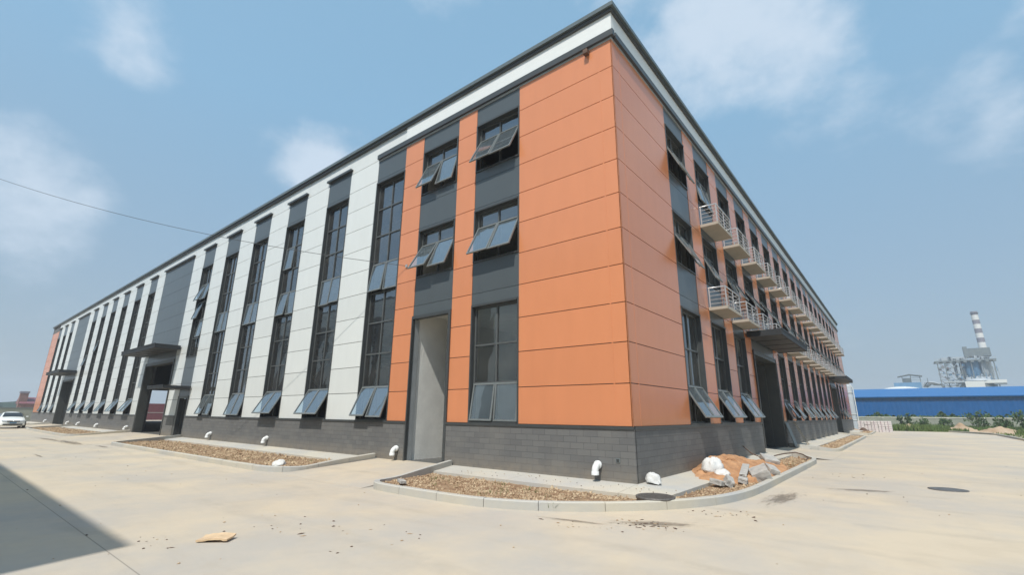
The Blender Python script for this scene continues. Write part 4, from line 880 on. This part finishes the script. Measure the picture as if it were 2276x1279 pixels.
def shrub(x, y, h, r_, seed, label, group='shrubs in the field', n=420, trunk=False, ls=.11):
    e = empty('shrub', (x, y, -.05), label=label, cat='shrub', group=group); rr = random.Random(seed); m = MB(['leaf'])
    cl = [(rr.uniform(-.6, .6) * r_, rr.uniform(-.6, .6) * r_, h * rr.uniform(.25, .8), rr.uniform(.25, .55) * r_) for _ in range(9)]
    for _ in range(n):
        c_ = rr.choice(cl); d_ = Vector((rr.gauss(0, 1), rr.gauss(0, 1), rr.gauss(0, 1))).normalized() * c_[3] * rr.uniform(.5, 1.1); p = Vector(c_[:3]) + d_
        if p.z < .03: p.z = .05
        a = Euler((rr.uniform(0, 6), rr.uniform(0, 6), rr.uniform(0, 6))).to_matrix(); s_ = ls * rr.uniform(.6, 1.4)
        m.face([p + a @ Vector(v) * s_ for v in ((-1, -.5, 0), (1, -.5, .2), (1, .5, 0), (-1, .5, .2))])
    m.build('foliage', e); q = MB(['bark'])
    for k in range(4):
        c_ = cl[k]; q.tube([(0, 0, 0), (c_[0] * .4, c_[1] * .4, c_[2] * .5), (c_[0], c_[1], c_[2])], [.03 + .01 * h, .02, .008], 0, 6)
    q.build('stem', e); return e
sp = [(4.6, 84, 2.4, 1.0, 'tall dark bush just right of the wrapped stack, before the low wall'), (6.6, 86, 1.6, 1.2, 'round bush second from the wrapped stack'), (12.3, 82, 2.8, 1.6, 'broad bush left of the middle of the blue shed, before the wall'), (14.8, 80, 2.0, 1.2, 'paler bush with thin stems near the grey earth mound'), (16.6, 78, 2.6, 1.5, 'large dark bush right behind the grey earth mound'), (20.5, 84, 1.6, 1.3, 'low bush between the dark bush and the orange mound'), (24.8, 86, 2.5, 1.4, 'tall bush behind the orange earth mound'), (27.8, 84, 2.0, 1.7, 'wide bush nearest the right edge of the view'), (9.4, 88, 1.7, 1.0, 'small bush close to the low wall'), (22.5, 93, 3.2, 1.5, 'bush standing behind the low wall under the chimney')]
for i, a in enumerate(sp): shrub(a[0], a[1], a[2], a[3], 40 + i, a[4])
rr = random.Random(5)
hd = MB(['leaf'])
for _ in range(15000):
    x = rr.uniform(-14, 60); hh = 1.0 + .8 * noise.noise(Vector((x * .35, 0, 0))) + .7 * noise.noise(Vector((x * 1.3, 2, 0))); z = rr.uniform(0, max(.6, hh + .9)); y = 97 + rr.uniform(-1.5, 1.5); p = Vector((x, y, z)); a = Euler((rr.uniform(0, 6), rr.uniform(0, 6), rr.uniform(0, 6))).to_matrix(); s_ = rr.uniform(.1, .24)
    hd.face([p + a @ Vector(v) * s_ for v in ((-1, -.5, 0), (1, -.5, .2), (1, .5, 0), (-1, .5, .2))])
tag(hd.build('undergrowth'), kind='stuff')
# mounds
heap('earth_mound', 5.0, 68.5, 3.4, 2.0, .75, 'mound', 4, z0=-.06, n=30, label='low reddish bare earth mound right of the wrapped stack', cat='earth mound', group='earth mounds at the end of the road')
heap('earth_mound', 9.7, 67.5, 1.9, 1.3, .95, 'mound', 6, z0=-.06, n=30, label='grey rubble mound at the end of the concrete road', cat='earth mound', group='earth mounds at the end of the road')
heap('earth_mound', 12.9, 68, 2.6, 1.5, .7, 'mound', 8, z0=-.06, n=30, label='long orange earth mound right of the grey rubble', cat='earth mound', group='earth mounds at the end of the road')
heap('earth_mound', -.9, 61.5, 1.6, 1.4, .55, 'sand', 9, z0=-.02, n=24, label='small orange mound at the foot of the far building corner', cat='earth mound', group='earth mounds at the end of the road')
heap('earth_mound', .9, 57.6, .7, .8, .5, 'rust', 12, z0=.0, n=20, label='small dark heap at the left end of the wrapped stack', cat='earth mound', group='earth mounds at the end of the road')
heap('earth_mound', 15.0, 50, 2.2, 9, .35, 'mound', 15, z0=-.06, n=30, label='low spoil bank along the right kerb of the road', cat='earth mound', group='earth mounds at the end of the road')
ts = empty('wrapped_stack', (1.9, 59.6, 0), label='long stack of pale wrapped building boards at the end of the road', cat='stack'); rr = random.Random(8)
for k in range(5):
    q = MB(['tarp', 'tarpd']); x = -1.5 + k * .62
    for z in range(6): q.box(x + rr.uniform(-.02, .02), x + .58, -.7 + rr.uniform(-.03, .03), .7, z * .2 + .01, z * .2 + .185, 0)
    q.box(x + .25, x + .29, -.745, -.735, 0, 1.2, 1); q.build('bundle', ts)
# the plant
PY = 338
pl = empty('power_plant', (0, PY, 0), label='distant industrial plant with lattice decks, tanks and a white dome', cat='plant')
q = MB(['mgrey']); q.box(36.5, 45.9, 0, 9, 33.2, 37.6); q.box(35.5, 37.2, -.5, 2, 33, 38.6)
for i in range(8): q.box(36.5 + i * 1.3, 36.7 + i * 1.3, -.1, 0, 33.2, 37.6)
q.build('upper_house', pl)
q = MB(['mgrey', 'lgrey']); q.box(23, 47.2, -1, 10, 31.0, 31.6, 0); q.box(23, 47.2, -1.1, -1.0, 32.6, 32.75, 1); q.box(26, 36, 0, 8, 31.7, 33.4, 1)
for i in range(25): x = 23 + i; q.box(x, x + .12, -1.1, -1, 31.6, 32.7, 1)
for i in range(9): q.box(23.4 + i * 2.8, 24.6 + i * 2.8, -1, 0, 30.2, 31, 0)
q.build('deck', pl)
q = MB(['pblue', 'lgrey', 'mgrey'])
for x, r_, mi in ((34.0, 1.2, 2), (36.2, 1.6, 0), (39.0, 1.8, 0), (42.3, 1.5, 1), (31.0, .8, 1)): q.lathe((x, 3, 22), [(r_ * .2, 0), (r_, 2.5), (r_, 9)], mi, 16)
q.build('tank', pl)
q = MB(['mgrey', 'lgrey', 'brick'])
for x in (24, 27, 30, 33.2, 37.4, 44.5, 46): q.box(x - .2, x + .2, -.5, -.1, 0, 31, 0 if x != 30 else 1)
for z in (18, 21.2, 24.5, 27.8): q.box(23.5, 34, -.6, -.3, z, z + .25, 0)
for i, x in enumerate((24, 27, 30)):
    for z in (15, 18, 21.2, 24.5, 27.8): q.tube([(x, -.5, z), (x + 3, -.5, z + 3.2)], .1, 1, 5); q.tube([(x + 3, -.5, z), (x, -.5, z + 3.2)], .1, 0 if i else 2, 5)
q.build('lattice_frame', pl)
rr = random.Random(31); PM = ['mgrey', 'lgrey', 'pblue', 'brick']
for _ in range(46):
    x = rr.uniform(23.5, 34); z = rr.uniform(17, 30); w_ = rr.uniform(.3, 1.6); h = rr.uniform(.2, 1.5); q = MB([PM[rr.choice([0, 0, 1, 2, 3])]]); q.box(x, x + w_, .2, 1.5, z, z + h); q.build('duct', pl)
for _ in range(18):
    x = rr.uniform(24, 46); q = MB([PM[rr.choice([0, 1])]]); q.box(x, x + rr.uniform(.3, 1.2), -.6, .4, 31.6, 31.8 + rr.uniform(.3, 2.0)); q.build('roof_unit', pl)
for _ in range(22):
    x = rr.uniform(33, 47); z = rr.uniform(22, 30); q = MB([PM[rr.choice([0, 1, 2])]]); q.tube([(x, -.2, z), (x + rr.uniform(-.3, .3), -.2, z - rr.uniform(2, 6))], .13, 0, 5); q.build('pipe', pl)
q = MB(['lgrey', 'pwhite', 'mgrey']); q.lathe((39, 6, 20.6), [(7.6, 0), (7.4, .5), (5.5, 1.9), (3, 2.8), (0, 3.2)], 0, 40); q.lathe((39, 6, 17), [(7.0, 0), (7.0, 3.6)], 2, 40); q.box(33.1, 40.4, -3, -1.2, 16.5, 20.3, 1); q.box(40.4, 48.9, -1, 2, 19.2, 20.8, 1); q.box(44, 48.7, -1.1, 1, 18.4, 19.2, 2); q.box(25, 33, -2, 2, 19.8, 20.6, 0); q.box(33, 48, -1, 14, 0, 17, 2); q.build('domed_hall', pl)
ch = empty('chimney', (44.0, PY + 6, 0), label='tall round chimney with white and dark grey bands rising above the plant', cat='chimney')
zs = [0, 38.5, 41, 43.5, 46, 48.5, 51, 53.3, 56.0, 58.0]
def cr(z): return 1.95 - z * .0085
q = MB(['chim', 'chimd'])
for i in range(len(zs) - 1): q.lathe((0, 0, 0), [(cr(zs[i]), zs[i]), (cr(zs[i + 1]), zs[i + 1])], [0, 0, 1, 0, 1, 0, 1, 0, 1][i], 24)
q.lathe((0, 0, 58), [(cr(58), 0), (1.2, .02)], 1, 24); q.build('shaft', ch)
q = MB(['chimd']); q.lathe((0, 0, 57), [(cr(57), 0), (cr(57) + .35, .05), (cr(57) + .35, .25), (cr(57), .3)], 0, 24); q.build('rim', ch)
mb = empty('process_building', (0, PY, 0), label='low blue plant building with a pitched shelter on its roof, left of the domed hall', cat='building')
q = MB(['pblue']); q.box(3.6, 15.6, 0, 8, 0, 20.6); q.build('body', mb)
q = MB(['mgrey'])
for x in (7.8, 11.5, 15.5): q.box(x - .15, x + .15, 0, .3, 20.6, 24.4)
for z in (21.8, 23): q.box(7.6, 15.8, 0, .2, z, z + .15)
q.box(8, 11.5, .5, 4, 20.6, 22.8); q.build('shelter_frame', mb)
q = MB(['mgrey']); q.mesh([(5.8, -1, 24.1), (11.2, -1, 25.2), (16.6, -1, 24.2), (16.6, 6, 24.2), (11.2, 6, 25.2), (5.8, 6, 24.1), (5.8, -1, 23.7), (11.2, -1, 24.8), (16.6, -1, 23.8), (16.6, 6, 23.8), (11.2, 6, 24.8), (5.8, 6, 23.7)], [(0, 1, 4, 5), (1, 2, 3, 4), (6, 11, 10, 7), (7, 10, 9, 8), (0, 6, 7, 1), (1, 7, 8, 2), (0, 5, 11, 6), (2, 8, 9, 3)]); q.build('shelter_roof', mb, recalc=True)
q = MB(['pwhite']); q.lathe((6.5, 2, 16.4), [(9.6, 0), (9.4, .6), (6, 1.6), (2.5, 2.1), (0, 2.2)], 0, 40); q.lathe((6.5, 2, 0), [(9.3, 0), (9.3, 16.5)], 0, 40); q.build('tank_roof', mb)
for i in range(4):
    q = MB(['lgrey', 'mgrey']); q.tube([(16 + i * .6, 1 + i, 18), (17 + i, 1 + i, 20.6 - i * .3), (21, 1 + i, 20.4 - i * .4), (24 + i * .3, 1 + i, 19), (25, 1 + i, 17)], .35, i % 2, 8); q.build('pipe', mb)
q = MB(['mgrey']); q.tube([(18.5, 0, 18), (18.5, 0, 22.8)], .15, 0, 6); q.build('vent_stack', mb)

# ------------------------------------------------------------------ left background
q = MB(['maroon', 'pwhite'])
n = 60
for i in range(n):
    a = 9.0 + i * .3; q.box(-100.2 - (.06 if i % 2 else 0), -100, a, a + .298, .1, 2.95, 0)
q.box(-100.6, -100.2, 9, 27, .1, 2.9, 0); q.box(-99.99, -99.96, 9, 27, 1.35, 1.42, 1); tag(q.build('maroon_fence'), 'maroon ribbed metal fence seen through the open gateway', 'fence')
q = MB(['wallc', 'mgrey']); q.box(-98, -97.8, -3.0, 8, 0, 1.9, 0); q.box(-98.05, -97.75, -3, 8, 1.9, 2.0, 1); tag(q.build('site_wall'), 'low grey wall beyond the far left end of the building', 'wall')
rs = empty('red_shed', (-146, 9, 0), label='small reddish shed with a short tower beyond the left end of the building', cat='building')
q = MB(['brick']); q.box(-3, 3, -4.5, 6, 0, 3.0); q.build('wall', rs); q = MB(['maroon']); q.mesh([(3.4, -4.8, 3), (3.4, 6.3, 3), (0, 6.3, 4.4), (0, -4.8, 4.4), (-3.4, -4.8, 3), (-3.4, 6.3, 3)], [(0, 1, 2, 3), (3, 2, 5, 4), (0, 3, 4), (1, 5, 2)]); q.build('roof', rs, recalc=True); q = MB(['brick', 'chimd']); q.box(1, 2.4, -4.9, -3.6, 0, 5.2, 0); q.box(.9, 2.5, -5, -3.5, 5.2, 5.6, 1); q.build('tower', rs)
m = MB(['wood2']); nn = 70
for j in range(9):
    for i in range(nn + 1):
        y = -70 + 84 * i / nn; x = -178 - j * 4; e_ = math.sin(math.pi * j / 8); hgt = (4.2 + 1.4 * noise.noise(Vector((y * .06, 0, 1))) + .6 * noise.noise(Vector((y * .16, 5, 1)))) * (1 if y > -30 else .9); m.v.append((x + 2 * noise.noise(Vector((y, j, 0))), y, e_ * hgt + .5 * noise.noise(Vector((y * .9, j * 2, 0)))))
for j in range(8):
    for i in range(nn): a = j * (nn + 1) + i; m.f.append((a, a + 1, a + nn + 2, a + nn + 1)); m.m.append(0); m.sm.append(False)
tag(m.build('hills'), kind='structure')
tw = MB(['lgrey']); tw.box(-262, -250, 2.5, 5.5, 0, 10); 
# distant pale tower block at the extreme left
db = empty('tower_block', (-255, -1.8, 0), label='hazy pale block at the extreme left edge beyond the white car', cat='building'); q = MB(['lgrey']); q.box(-5, 5, -3, 1.6, 0, 9.5); q.build('wall', db); q = MB(['mgrey']); q.box(5, 5.1, -2, -.6, 1, 8.5); q.build('window', db)

# ------------------------------------------------------------------ haze
hm = bpy.data.materials.new('haze'); hm.use_nodes = True; t = hm.node_tree; t.nodes.clear(); o_ = t.nodes.new('ShaderNodeOutputMaterial'); pv = t.nodes.new('ShaderNodeVolumePrincipled'); pv.inputs['Color'].default_value = (.80, .88, 1, 1); pv.inputs['Density'].default_value = .0007; pv.inputs['Anisotropy'].default_value = .2; t.links.new(pv.outputs[0], o_.inputs['Volume']); hm.cycles.homogeneous_volume = True if hasattr(hm, 'cycles') and hasattr(hm.cycles, 'homogeneous_volume') else None
MT['haze'] = hm
q = MB(['haze']); q.box(-1520, 1520, -1220, 1820, -1.1, 64); tag(q.build('haze'), kind='stuff')
